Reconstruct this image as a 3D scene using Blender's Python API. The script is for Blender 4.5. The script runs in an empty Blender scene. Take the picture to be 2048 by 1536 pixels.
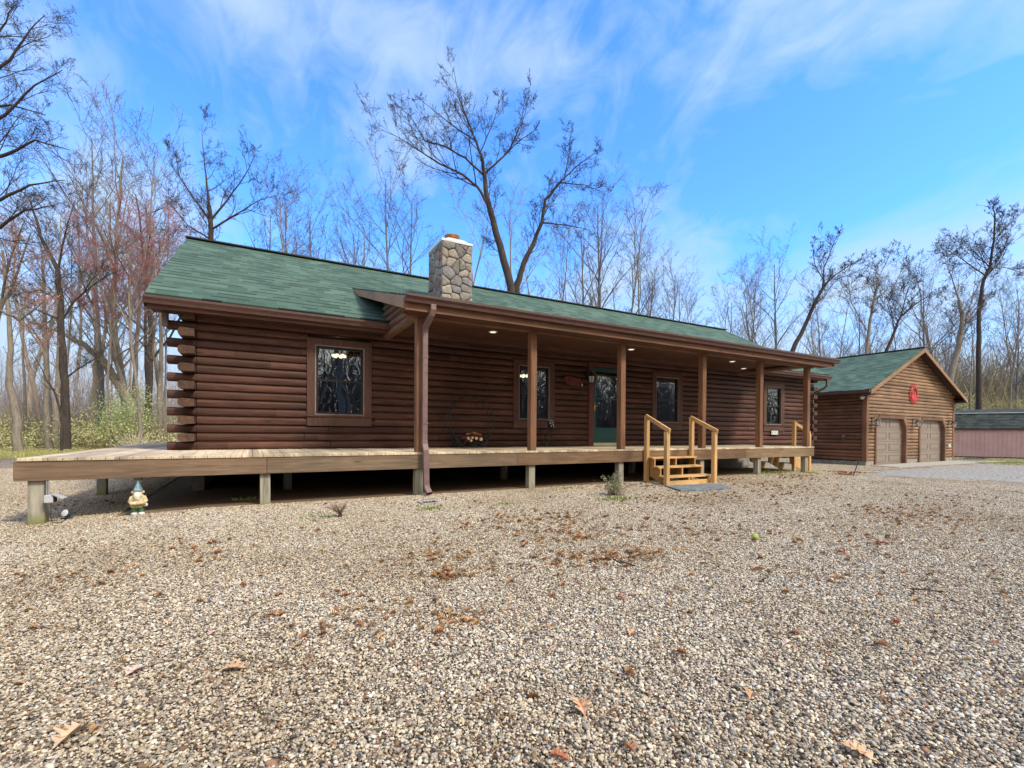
import bpy, math, random
import numpy as np
from mathutils import Vector, Matrix
R_ = math.radians
sc = bpy.context.scene
random.seed(7); rng = np.random.default_rng(11)

# ------------------------------------------------------------------ camera
CAM = np.array([0.6242, -7.8581, 1.1047]); YAW, PIT, ROL, FPX, PY = 0.50170, -0.00888, 0.006548, 929.83, 874.165
Fv = np.array([math.sin(YAW)*math.cos(PIT), math.cos(YAW)*math.cos(PIT), math.sin(PIT)])
Rv = np.array([math.cos(YAW), -math.sin(YAW), 0.]); Uv = np.cross(Rv, Fv)
Rr = Rv*math.cos(ROL)+Uv*math.sin(ROL); Ur = -Rv*math.sin(ROL)+Uv*math.cos(ROL)
cd = bpy.data.cameras.new('camera'); cam = bpy.data.objects.new('camera', cd); sc.collection.objects.link(cam); sc.camera = cam
cam.matrix_world = Matrix(((Rr[0], Ur[0], -Fv[0], CAM[0]), (Rr[1], Ur[1], -Fv[1], CAM[1]), (Rr[2], Ur[2], -Fv[2], CAM[2]), (0, 0, 0, 1)))
cd.sensor_width = 36; cd.lens = FPX/2048*36; cd.shift_x = 7/2048; cd.shift_y = (PY-768)/2048; cd.clip_end = 900; cd.clip_start = .05

# ------------------------------------------------------------------ world + sun
SUN_EL, SUN_AZ = 47, 152      # azimuth clockwise from +y (behind and right of the camera)
sx, sy, sz = math.sin(R_(SUN_AZ))*math.cos(R_(SUN_EL)), math.cos(R_(SUN_AZ))*math.cos(R_(SUN_EL)), math.sin(R_(SUN_EL))
w = bpy.data.worlds.new('World'); sc.world = w; w.use_nodes = True
nt = w.node_tree; N = nt.nodes; L = nt.links; N.clear()
def nd(nt, t, **k):
    n = nt.nodes.new(t)
    for a, b in k.items():
        if a.startswith('i_'): n.inputs[a[2:].replace('_', ' ')].default_value = b
        else: setattr(n, a, b)
    return n
def ramp(nt, stops, interp='LINEAR'):
    r = nt.nodes.new('ShaderNodeValToRGB'); c = r.color_ramp; c.interpolation = interp
    while len(c.elements) < len(stops): c.elements.new(.5)
    for e, (p, col) in zip(c.elements, stops):
        e.position = p; e.color = (*col, 1) if not isinstance(col, (int, float)) else (col, col, col, 1)
    return r
sky = nd(nt, 'ShaderNodeTexSky', sky_type='NISHITA', sun_disc=False, sun_elevation=R_(SUN_EL), sun_rotation=R_(SUN_AZ), air_density=1.0, dust_density=.3, ozone_density=2.5)
tint = nd(nt, 'ShaderNodeMix', data_type='RGBA', blend_type='MULTIPLY'); tint.inputs[0].default_value = 1; tint.inputs[7].default_value = (.66, 1.24, 1.95, 1)
L.new(sky.outputs[0], tint.inputs[6])
tc = nd(nt, 'ShaderNodeTexCoord'); mp = nd(nt, 'ShaderNodeMapping'); mp.inputs['Scale'].default_value = (1, 1, 1.3); mp.inputs['Rotation'].default_value = (1.2, .5, .9)
L.new(tc.outputs['Generated'], mp.inputs[0])
n1 = nd(nt, 'ShaderNodeTexNoise', i_Scale=3.1, i_Detail=5., i_Roughness=.5, i_Distortion=.35); L.new(mp.outputs[0], n1.inputs[0])
sepw = nd(nt, 'ShaderNodeSeparateXYZ'); L.new(tc.outputs['Generated'], sepw.inputs[0])
hz = nd(nt, 'ShaderNodeMapRange'); hz.inputs[1].default_value = .0; hz.inputs[2].default_value = .42; hz.inputs[3].default_value = .36; hz.inputs[4].default_value = -.02; L.new(sepw.outputs[2], hz.inputs[0])
bk = nd(nt, 'ShaderNodeMapRange'); bk.inputs[1].default_value = .0; bk.inputs[2].default_value = -.6; bk.inputs[3].default_value = 0; bk.inputs[4].default_value = .28; L.new(sepw.outputs[1], bk.inputs[0])
a1 = nd(nt, 'ShaderNodeMath', operation='ADD'); L.new(n1.outputs[0], a1.inputs[0]); L.new(hz.outputs[0], a1.inputs[1])
n5 = nd(nt, 'ShaderNodeTexNoise', i_Scale=9., i_Detail=6., i_Roughness=.6, i_Distortion=1.2); mp5 = nd(nt, 'ShaderNodeMapping'); mp5.inputs['Scale'].default_value = (1.4, .6, 1.4); mp5.inputs['Rotation'].default_value = (.4, .9, .2); L.new(tc.outputs['Generated'], mp5.inputs[0]); L.new(mp5.outputs[0], n5.inputs[0])
s5 = nd(nt, 'ShaderNodeMath', operation='MULTIPLY_ADD'); L.new(n5.outputs[0], s5.inputs[0]); s5.inputs[1].default_value = .34; s5.inputs[2].default_value = -.16
a15 = nd(nt, 'ShaderNodeMath', operation='ADD'); L.new(a1.outputs[0], a15.inputs[0]); L.new(s5.outputs[0], a15.inputs[1])
a2 = nd(nt, 'ShaderNodeMath', operation='ADD'); L.new(a15.outputs[0], a2.inputs[0]); L.new(bk.outputs[0], a2.inputs[1])
cr = ramp(nt, [(.40, 0), (.50, .30), (.58, .58), (.78, 1)]); L.new(a2.outputs[0], cr.inputs[0])
mx = nd(nt, 'ShaderNodeMix', data_type='RGBA'); L.new(cr.outputs[0], mx.inputs[0]); L.new(tint.outputs[2], mx.inputs[6]); cc = nd(nt, 'ShaderNodeMix', data_type='RGBA'); bk2 = nd(nt, 'ShaderNodeMapRange'); bk2.inputs[1].default_value = .25; bk2.inputs[2].default_value = -.3; L.new(sepw.outputs[1], bk2.inputs[0]); L.new(bk2.outputs[0], cc.inputs[0]); cc.inputs[6].default_value = (2.75, 3.6, 4.7, 1); cc.inputs[7].default_value = (6.4, 6.2, 5.6, 1); L.new(cc.outputs[2], mx.inputs[7])
bg = nd(nt, 'ShaderNodeBackground'); bg.inputs[1].default_value = .15; L.new(mx.outputs[2], bg.inputs[0])
wo = nd(nt, 'ShaderNodeOutputWorld'); L.new(bg.outputs[0], wo.inputs[0])
sl = bpy.data.lights.new('sun', 'SUN'); sl.energy = 2.5; sl.angle = R_(12); sl.color = (1, .91, .78)
so = bpy.data.objects.new('sun', sl); sc.collection.objects.link(so); so.rotation_euler = Vector((-sx, -sy, -sz)).to_track_quat('-Z', 'Y').to_euler()
vs = sc.view_settings; vs.view_transform = 'Standard'; vs.look = 'None'; vs.exposure = .6; vs.gamma = 1

# ------------------------------------------------------------------ projection helpers (photo pixel -> place)
def ray(x, y): return Fv+Rr*(x-1017)/FPX-Ur*(y-PY)/FPX
def onY(x, y, Y): d = ray(x, y); return CAM+(Y-CAM[1])/d[1]*d
def onZ(x, y, Z=0.): d = ray(x, y); return CAM+(Z-CAM[2])/d[2]*d
def onD(x, y, D): return CAM+ray(x, y)*D
GB = [(-400, -.10), (-2, -.10), (0, 0), (14, 0), (22, -.25), (34, -.25), (44, -.6), (400, -.6)]
def gz(x): return float(np.interp(x, [a for a, b in GB], [b for a, b in GB]))

# ------------------------------------------------------------------ materials
def s2l(c): return tuple((v/255/12.92 if v/255 <= .04045 else ((v/255+.055)/1.055)**2.4) for v in c)
MATS = {}
def newmat(name, rough=.6, spec=.35):
    m = bpy.data.materials.new(name); m.use_nodes = True; nt = m.node_tree; nt.nodes.clear()
    b = nd(nt, 'ShaderNodeBsdfPrincipled'); b.inputs['Roughness'].default_value = rough; b.inputs['Specular IOR Level'].default_value = spec
    o = nd(nt, 'ShaderNodeOutputMaterial'); nt.links.new(b.outputs[0], o.inputs[0]); MATS[name] = m
    return m, nt, b, o
def objmap(nt, scale=(1, 1, 1), coord='Object'):
    t = nd(nt, 'ShaderNodeTexCoord'); m = nd(nt, 'ShaderNodeMapping'); m.inputs['Scale'].default_value = scale
    nt.links.new(t.outputs[coord], m.inputs[0]); return m
def mixc(nt, f, a, b, mode='MIX'):
    m = nd(nt, 'ShaderNodeMix', data_type='RGBA', blend_type=mode)
    for s, v in ((0, f), (6, a), (7, b)):
        if hasattr(v, 'is_linked') or hasattr(v, 'links'): nt.links.new(v, m.inputs[s])
        else: m.inputs[s].default_value = v if s == 0 else ((*v, 1) if len(v) == 3 else v)
    return m.outputs[2]
def bump(nt, b, h, strength=.3, dist=.01):
    n = nd(nt, 'ShaderNodeBump'); n.inputs['Strength'].default_value = strength; n.inputs['Distance'].default_value = dist
    nt.links.new(h, n.inputs['Height']); nt.links.new(n.outputs[0], b.inputs['Normal'])
def plain(name, col, rough=.5, var=.12, metal=0, spec=.35, nscale=9, bmp=.0):
    m, nt, b, o = newmat(name, rough, spec); b.inputs['Metallic'].default_value = metal
    mp = objmap(nt); n = nd(nt, 'ShaderNodeTexNoise', i_Scale=nscale, i_Detail=5., i_Roughness=.6); nt.links.new(mp.outputs[0], n.inputs[0])
    r = ramp(nt, [(.3, tuple(c*(1-var*1.6) for c in col)), (.7, tuple(min(1, c*(1+var)) for c in col))]); nt.links.new(n.outputs[0], r.inputs[0])
    nt.links.new(r.outputs[0], b.inputs['Base Color'])
    if bmp: bump(nt, b, n.outputs[0], bmp, .01)
    return m
def wood(name, c1, c2, axis='X', pitch=0, board=0, rough=.6, spec=.3, dark=None, knots=True, seg=2.6):
    """grain along axis; pitch = course height in z (log walls); board = board width across"""
    m, nt, b, o = newmat(name, rough, spec)
    sc_ = {'X': (.55, 9, 9), 'Y': (9, .55, 9), 'Z': (9, 9, .55)}[axis]
    mp = objmap(nt, sc_)
    tcn = nd(nt, 'ShaderNodeTexCoord'); sp = nd(nt, 'ShaderNodeSeparateXYZ'); nt.links.new(tcn.outputs['Object'], sp.inputs[0])
    idx = None
    if pitch or board:
        src = sp.outputs[2] if pitch else sp.outputs[0 if axis == 'Y' else 1]
        d = nd(nt, 'ShaderNodeMath', operation='DIVIDE'); nt.links.new(src, d.inputs[0]); d.inputs[1].default_value = pitch or board
        fl = nd(nt, 'ShaderNodeMath', operation='FLOOR'); nt.links.new(d.outputs[0], fl.inputs[0]); 
        wn0 = nd(nt, 'ShaderNodeTexWhiteNoise', noise_dimensions='1D'); nt.links.new(fl.outputs[0], wn0.inputs[1])
        al = {'X': 0, 'Y': 1, 'Z': 2}[axis]
        d2 = nd(nt, 'ShaderNodeMath', operation='MULTIPLY_ADD'); nt.links.new(sp.outputs[al], d2.inputs[0]); d2.inputs[1].default_value = 1/seg; 
        m9 = nd(nt, 'ShaderNodeMath', operation='MULTIPLY'); nt.links.new(wn0.outputs[0], m9.inputs[0]); m9.inputs[1].default_value = 9
        nt.links.new(m9.outputs[0], d2.inputs[2])
        fl2 = nd(nt, 'ShaderNodeMath', operation='FLOOR'); nt.links.new(d2.outputs[0], fl2.inputs[0])
        cb = nd(nt, 'ShaderNodeCombineXYZ'); nt.links.new(fl.outputs[0], cb.inputs[0]); nt.links.new(fl2.outputs[0], cb.inputs[1])
        wn = nd(nt, 'ShaderNodeTexWhiteNoise', noise_dimensions='3D'); nt.links.new(cb.outputs[0], wn.inputs[0]); idx = wn
        ofs = nd(nt, 'ShaderNodeVectorMath', operation='MULTIPLY_ADD'); nt.links.new(wn.outputs[1], ofs.inputs[0]); ofs.inputs[1].default_value = (17, 17, 17); nt.links.new(mp.outputs[0], ofs.inputs[2])
        vec = ofs.outputs[0]
    else: vec = mp.outputs[0]
    g = nd(nt, 'ShaderNodeTexNoise', i_Scale=2.2, i_Detail=7., i_Roughness=.62, i_Distortion=1.2); nt.links.new(vec, g.inputs[0])
    r = ramp(nt, [(.33, c2), (.5, tuple((a+b_)/2 for a, b_ in zip(c1, c2))), (.66, tuple(min(1, a*1.06) for a in c1))]); nt.links.new(g.outputs[0], r.inputs[0])
    col = r.outputs[0]
    if idx:
        v = nd(nt, 'ShaderNodeMapRange'); v.inputs[3].default_value = .68; v.inputs[4].default_value = 1.28; nt.links.new(idx.outputs[0], v.inputs[0])
        cv = nd(nt, 'ShaderNodeCombineXYZ'); [nt.links.new(v.outputs[0], cv.inputs[i]) for i in range(3)]
        col = mixc(nt, 1., col, cv.outputs[0], 'MULTIPLY')
    big = nd(nt, 'ShaderNodeTexNoise', i_Scale=.9, i_Detail=3.); nt.links.new(tcn.outputs['Object'], big.inputs[0])
    rb = ramp(nt, [(.35, .78), (.65, 1.15)]); nt.links.new(big.outputs[0], rb.inputs[0]); col = mixc(nt, 1., col, rb.outputs[0], 'MULTIPLY')
    if knots:
        vo = nd(nt, 'ShaderNodeTexVoronoi', i_Scale=1.15); mpk = objmap(nt, {'X': (1, 4, 4), 'Y': (4, 1, 4), 'Z': (4, 4, 1)}[axis]); nt.links.new(mpk.outputs[0], vo.inputs[0])
        rk = ramp(nt, [(.03, .25), (.11, 1)]); nt.links.new(vo.outputs['Distance'], rk.inputs[0]); col = mixc(nt, .8, col, rk.outputs[0], 'MULTIPLY')
    nt.links.new(col, b.inputs['Base Color']); bump(nt, b, g.outputs[0], .35, .008)
    return m
LOG = wood('stained_log', (.128, .056, .038), (.046, .021, .016), 'X', pitch=.1556, spec=.25, rough=.55)
LOGY = wood('stained_log_side', (.15, .072, .045), (.065, .03, .02), 'Y', pitch=.1556)
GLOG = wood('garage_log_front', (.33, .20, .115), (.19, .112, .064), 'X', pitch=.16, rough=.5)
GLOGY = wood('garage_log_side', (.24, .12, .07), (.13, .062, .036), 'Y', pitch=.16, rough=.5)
TRIM = wood('brown_trim', (.125, .060, .042), (.08, .038, .028), 'Z', knots=False)
TRIMX = wood('brown_trim_horizontal', (.16, .075, .05), (.105, .048, .034), 'X', knots=False)
POST = wood('post_wood', (.25, .125, .068), (.15, .070, .036), 'Z')
BEAM = wood('beam_wood', (.22, .105, .058), (.13, .058, .032), 'X')
CEIL = wood('ceiling_boards', (.12, .056, .037), (.062, .028, .02), 'X', rough=.6)
RAKE = wood('weathered_rake_board', (.34, .22, .13), (.25, .155, .09), 'Y', knots=False)
DECK = wood('deck_boards', (.68, .55, .38), (.47, .37, .25), 'Y', board=.14, rough=.8, seg=3.6)
RIM = wood('deck_rim', (.27, .17, .10), (.16, .10, .055), 'X', rough=.75, seg=3.)
NEWW = wood('new_lumber', (.68, .42, .19), (.50, .29, .11), 'Z', rough=.6)
NEWX = wood('new_lumber_tread', (.68, .44, .19), (.52, .31, .12), 'X', rough=.7)
ENDG = wood('log_end_grain', (.12, .066, .042), (.05, .028, .02), 'Y', rough=.8)

def legmat():
    m, nt, b, o = newmat('weathered_treated_post', .85)
    mp = objmap(nt, (12, 12, .7)); g = nd(nt, 'ShaderNodeTexNoise', i_Scale=2., i_Detail=6., i_Distortion=.8); nt.links.new(mp.outputs[0], g.inputs[0])
    r = ramp(nt, [(.3, (.19, .17, .13)), (.7, (.46, .43, .34))]); nt.links.new(g.outputs[0], r.inputs[0])
    t = nd(nt, 'ShaderNodeTexCoord'); s = nd(nt, 'ShaderNodeSeparateXYZ'); nt.links.new(t.outputs['Object'], s.inputs[0])
    n2 = nd(nt, 'ShaderNodeTexNoise', i_Scale=14., i_Detail=3.); nt.links.new(t.outputs['Object'], n2.inputs[0])
    ad = nd(nt, 'ShaderNodeMath', operation='MULTIPLY_ADD'); nt.links.new(n2.outputs[0], ad.inputs[0]); ad.inputs[1].default_value = .16; nt.links.new(s.outputs[2], ad.inputs[2])
    rm = ramp(nt, [(.03, .85), (.15, 0.)]); nt.links.new(ad.outputs[0], rm.inputs[0])
    nt.links.new(mixc(nt, rm.outputs[0], r.outputs[0], (.19, .20, .045)), b.inputs['Base Color']); bump(nt, b, g.outputs[0], .4, .006)
    return m
LEG = legmat()
GUTT = plain('brown_gutter_metal', (.105, .052, .042), .38, .12, spec=.5)
DOWNS = plain('faded_downspout_paint', (.20, .125, .115), .45, .14, spec=.5)
DARKSOF = plain('dark_soffit', (.06, .03, .022), .7)
BLACKM = plain('black_iron', (.015, .013, .013), .5, .1, spec=.5)
TEAL = plain('teal_door_paint', (.012, .085, .082), .35, .1, spec=.5)
BRASS = plain('door_brass', (.7, .55, .3), .3, .1, metal=1)
CREAM = plain('cream_sill', (.75, .68, .42), .5)
SASH = plain('dark_window_sash', (.022, .018, .02), .4)
SASHL = plain('light_window_edge', (.26, .2, .18), .5)
CONC = plain('concrete', (.42, .39, .33), .9, .2, nscale=14, bmp=.3)
FOUND = plain('foundation_block', (.33, .31, .27), .9, .25, nscale=5, bmp=.3)
SLAB = plain('stone_paver', (.19, .21, .21), .85, .3, nscale=10, bmp=.4)
GDOOR = plain('garage_door_paint', (.275, .225, .185), .5, .07)
WHITEM = plain('white_cement_cap', (.72, .72, .70), .7, .08)
TERRA = plain('clay_flue', (.28, .12, .05), .8, .45, nscale=20)
REDM = plain('red_metal', (.62, .03, .04), .45, .2)
REDG = plain('red_plastic_lens', (.55, .02, .02), .3)
GREYP = plain('grey_plastic', (.50, .52, .55), .45, .08)
WHITEP = plain('white_plastic', (.75, .75, .72), .4, .06)
PINKS = None
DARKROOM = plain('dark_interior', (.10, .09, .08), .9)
STEEL = plain('galvanised_steel', (.45, .46, .46), .4, .12, metal=.6)

def glass(name, refl=.42, tr=(.55, .6, .62)):
    m, nt, b, o = newmat(name)
    g = nd(nt, 'ShaderNodeBsdfGlossy'); g.inputs['Roughness'].default_value = .015; g.inputs[0].default_value = (.85, .92, .95, 1)
    t = nd(nt, 'ShaderNodeBsdfTransparent'); t.inputs[0].default_value = (*tr, 1)
    mp = objmap(nt, (1, 1, 1)); n = nd(nt, 'ShaderNodeTexNoise', i_Scale=2.1, i_Detail=1.); nt.links.new(mp.outputs[0], n.inputs[0])
    bp = nd(nt, 'ShaderNodeBump'); bp.inputs['Strength'].default_value = .05; bp.inputs['Distance'].default_value = .05; nt.links.new(n.outputs[0], bp.inputs['Height']); nt.links.new(bp.outputs[0], g.inputs['Normal'])
    mxs = nd(nt, 'ShaderNodeMixShader'); mxs.inputs[0].default_value = refl
    nt.links.new(t.outputs[0], mxs.inputs[1]); nt.links.new(g.outputs[0], mxs.inputs[2]); nt.links.new(mxs.outputs[0], o.inputs[0]); nt.nodes.remove(b)
    return m
GLASS = glass('window_glass', .30, (.4, .43, .45)); GLASSD = glass('door_glass', .34, (.3, .3, .32))
def emis(name, col, s):
    m, nt, b, o = newmat(name); b.inputs['Base Color'].default_value = (*col, 1); b.inputs['Emission Color'].default_value = (*col, 1); b.inputs['Emission Strength'].default_value = s
    return m
LITW = emis('lit_lamp_glass', (1, .82, .5), 3); LITC = emis('lit_recessed_bulb', (1, .9, .75), .6); FROST = plain('frosted_lantern_glass', (.6, .58, .55), .3)

ROW = .25
def shingles(name, c1, c2, c3):
    m, nt, b, o = newmat(name, .9, .2)
    t = nd(nt, 'ShaderNodeTexCoord'); sp = nd(nt, 'ShaderNodeSeparateXYZ'); nt.links.new(t.outputs['UV'], sp.inputs[0])
    br = nd(nt, 'ShaderNodeTexBrick', offset=.5); br.inputs['Scale'].default_value = 1.; br.inputs['Mortar Size'].default_value = .006; br.inputs['Brick Width'].default_value = .34; br.inputs['Row Height'].default_value = ROW
    br.inputs['Color1'].default_value = (0, 0, 0, 1); br.inputs['Color2'].default_value = (1, 1, 1, 1); br.inputs['Mortar'].default_value = (.5, .5, .5, 1); br.inputs['Bias'].default_value = 0
    nt.links.new(t.outputs['UV'], br.inputs[0])
    r = ramp(nt, [(0, c1), (.45, c2), (1, c3)]); nt.links.new(br.outputs[0], r.inputs[0])
    n = nd(nt, 'ShaderNodeTexNoise', i_Scale=60., i_Detail=4., i_Roughness=.8); nt.links.new(t.outputs['UV'], n.inputs[0])
    rn = ramp(nt, [(.3, .72), (.7, 1.25)]); nt.links.new(n.outputs[0], rn.inputs[0])
    n2 = nd(nt, 'ShaderNodeTexNoise', i_Scale=.8, i_Detail=4.); nt.links.new(t.outputs['UV'], n2.inputs[0]); rn2 = ramp(nt, [(.3, .85), (.7, 1.12)]); nt.links.new(n2.outputs[0], rn2.inputs[0])
    c = mixc(nt, 1., r.outputs[0], rn.outputs[0], 'MULTIPLY'); c = mixc(nt, 1., c, rn2.outputs[0], 'MULTIPLY')
    # row saw: lower edge of each course stands proud; cutouts
    d = nd(nt, 'ShaderNodeMath', operation='DIVIDE'); nt.links.new(sp.outputs[1], d.inputs[0]); d.inputs[1].default_value = ROW
    fr = nd(nt, 'ShaderNodeMath', operation='FRACT'); nt.links.new(d.outputs[0], fr.inputs[0])
    flr = nd(nt, 'ShaderNodeMath', operation='FLOOR'); nt.links.new(d.outputs[0], flr.inputs[0])
    dx = nd(nt, 'ShaderNodeMath', operation='DIVIDE'); nt.links.new(sp.outputs[0], dx.inputs[0]); dx.inputs[1].default_value = .30
    wr = nd(nt, 'ShaderNodeTexWhiteNoise', noise_dimensions='1D'); nt.links.new(flr.outputs[0], wr.inputs[1])
    dxa = nd(nt, 'ShaderNodeMath', operation='ADD'); nt.links.new(dx.outputs[0], dxa.inputs[0]); nt.links.new(wr.outputs[0], dxa.inputs[1])
    flx = nd(nt, 'ShaderNodeMath', operation='FLOOR'); nt.links.new(dxa.outputs[0], flx.inputs[0])
    cbx = nd(nt, 'ShaderNodeCombineXYZ'); nt.links.new(flr.outputs[0], cbx.inputs[0]); nt.links.new(flx.outputs[0], cbx.inputs[1])
    wx = nd(nt, 'ShaderNodeTexWhiteNoise', noise_dimensions='3D'); nt.links.new(cbx.outputs[0], wx.inputs[0])
    gt = nd(nt, 'ShaderNodeMath', operation='GREATER_THAN'); nt.links.new(wx.outputs[0], gt.inputs[0]); gt.inputs[1].default_value = .42
    lo = nd(nt, 'ShaderNodeMath', operation='LESS_THAN'); nt.links.new(fr.outputs[0], lo.inputs[0]); lo.inputs[1].default_value = .24
    ml = nd(nt, 'ShaderNodeMath', operation='MULTIPLY'); nt.links.new(gt.outputs[0], ml.inputs[0]); nt.links.new(lo.outputs[0], ml.inputs[1])
    mm = nd(nt, 'ShaderNodeMath', operation='MULTIPLY'); nt.links.new(ml.outputs[0], mm.inputs[0]); mm.inputs[1].default_value = .72
    c = mixc(nt, mm.outputs[0], c, tuple(v*.14 for v in c1))     # printed dark blend line of laminated shingles
    nt.links.new(c, b.inputs['Base Color'])
    h = nd(nt, 'ShaderNodeMath', operation='SUBTRACT'); h.inputs[0].default_value = 1; nt.links.new(fr.outputs[0], h.inputs[1])
    bump(nt, b, h.outputs[0], .7, .012)
    return m
SHING = shingles('green_shingles', (.062, .106, .074), (.082, .137, .098), (.108, .172, .125))
SHINGD = shingles('dark_green_shingles', (.045, .055, .05), (.06, .072, .066), (.08, .095, .088))

def stone():
    m, nt, b, o = newmat('fieldstone', .9, .2)
    at = nd(nt, 'ShaderNodeAttribute', attribute_name='tint')
    mp = objmap(nt); n = nd(nt, 'ShaderNodeTexNoise', i_Scale=11., i_Detail=7., i_Roughness=.7, i_Distortion=.6); nt.links.new(mp.outputs[0], n.inputs[0])
    r = ramp(nt, [(.28, .55), (.72, 1.25)]); nt.links.new(n.outputs[0], r.inputs[0])
    nt.links.new(mixc(nt, 1., at.outputs[0], r.outputs[0], 'MULTIPLY'), b.inputs['Base Color']); bump(nt, b, n.outputs[0], .8, .03)
    return m
STONE = stone(); MORTAR = plain('mortar', (.085, .075, .065), .95)

def tintmat(name, rough=.8, spec=.25, extra=None, sss=False, ns=30, lo=.7, hi=1.25):
    m, nt, b, o = newmat(name, rough, spec)
    at = nd(nt, 'ShaderNodeAttribute', attribute_name='tint')
    t = nd(nt, 'ShaderNodeTexCoord'); n = nd(nt, 'ShaderNodeTexNoise', i_Scale=ns, i_Detail=3.); nt.links.new(t.outputs['Object'], n.inputs[0])
    r = ramp(nt, [(.3, lo), (.7, hi)]); nt.links.new(n.outputs[0], r.inputs[0])
    nt.links.new(mixc(nt, 1., at.outputs[0], r.outputs[0], 'MULTIPLY'), b.inputs['Base Color'])
    return m
LEAFM = tintmat('dry_leaf', .7); PLANTM = tintmat('plant_leaf', .6)
TWIGM = tintmat('twig_bark', .9)

def bark(name, c1, c2, ns=1.6):
    m, nt, b, o = newmat(name, .95, .15)
    mp = objmap(nt, (8, 8, 1.4)); g = nd(nt, 'ShaderNodeTexNoise', i_Scale=ns, i_Detail=7., i_Roughness=.7); nt.links.new(mp.outputs[0], g.inputs[0])
    r = ramp(nt, [(.3, c2), (.68, c1)]); nt.links.new(g.outputs[0], r.inputs[0]); nt.links.new(r.outputs[0], b.inputs['Base Color']); bump(nt, b, g.outputs[0], .6, .03)
    return m
BARK = {'grey': bark('grey_bark', (.32, .275, .22), (.14, .115, .09)), 'dark': bark('dark_bark', (.10, .078, .065), (.035, .028, .027)),
        'pale': bark('pale_bark', (.42, .36, .29), (.20, .165, .13)), 'tan': bark('tan_bark', (.38, .30, .24), (.20, .15, .12)),
        'red': bark('reddish_twigs', (.46, .20, .19), (.26, .11, .11)), 'blue': bark('haze_tinted_bark', (.20, .20, .215), (.11, .11, .125))}  # blue: distance haze of the far treetops put into the bark colour

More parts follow.
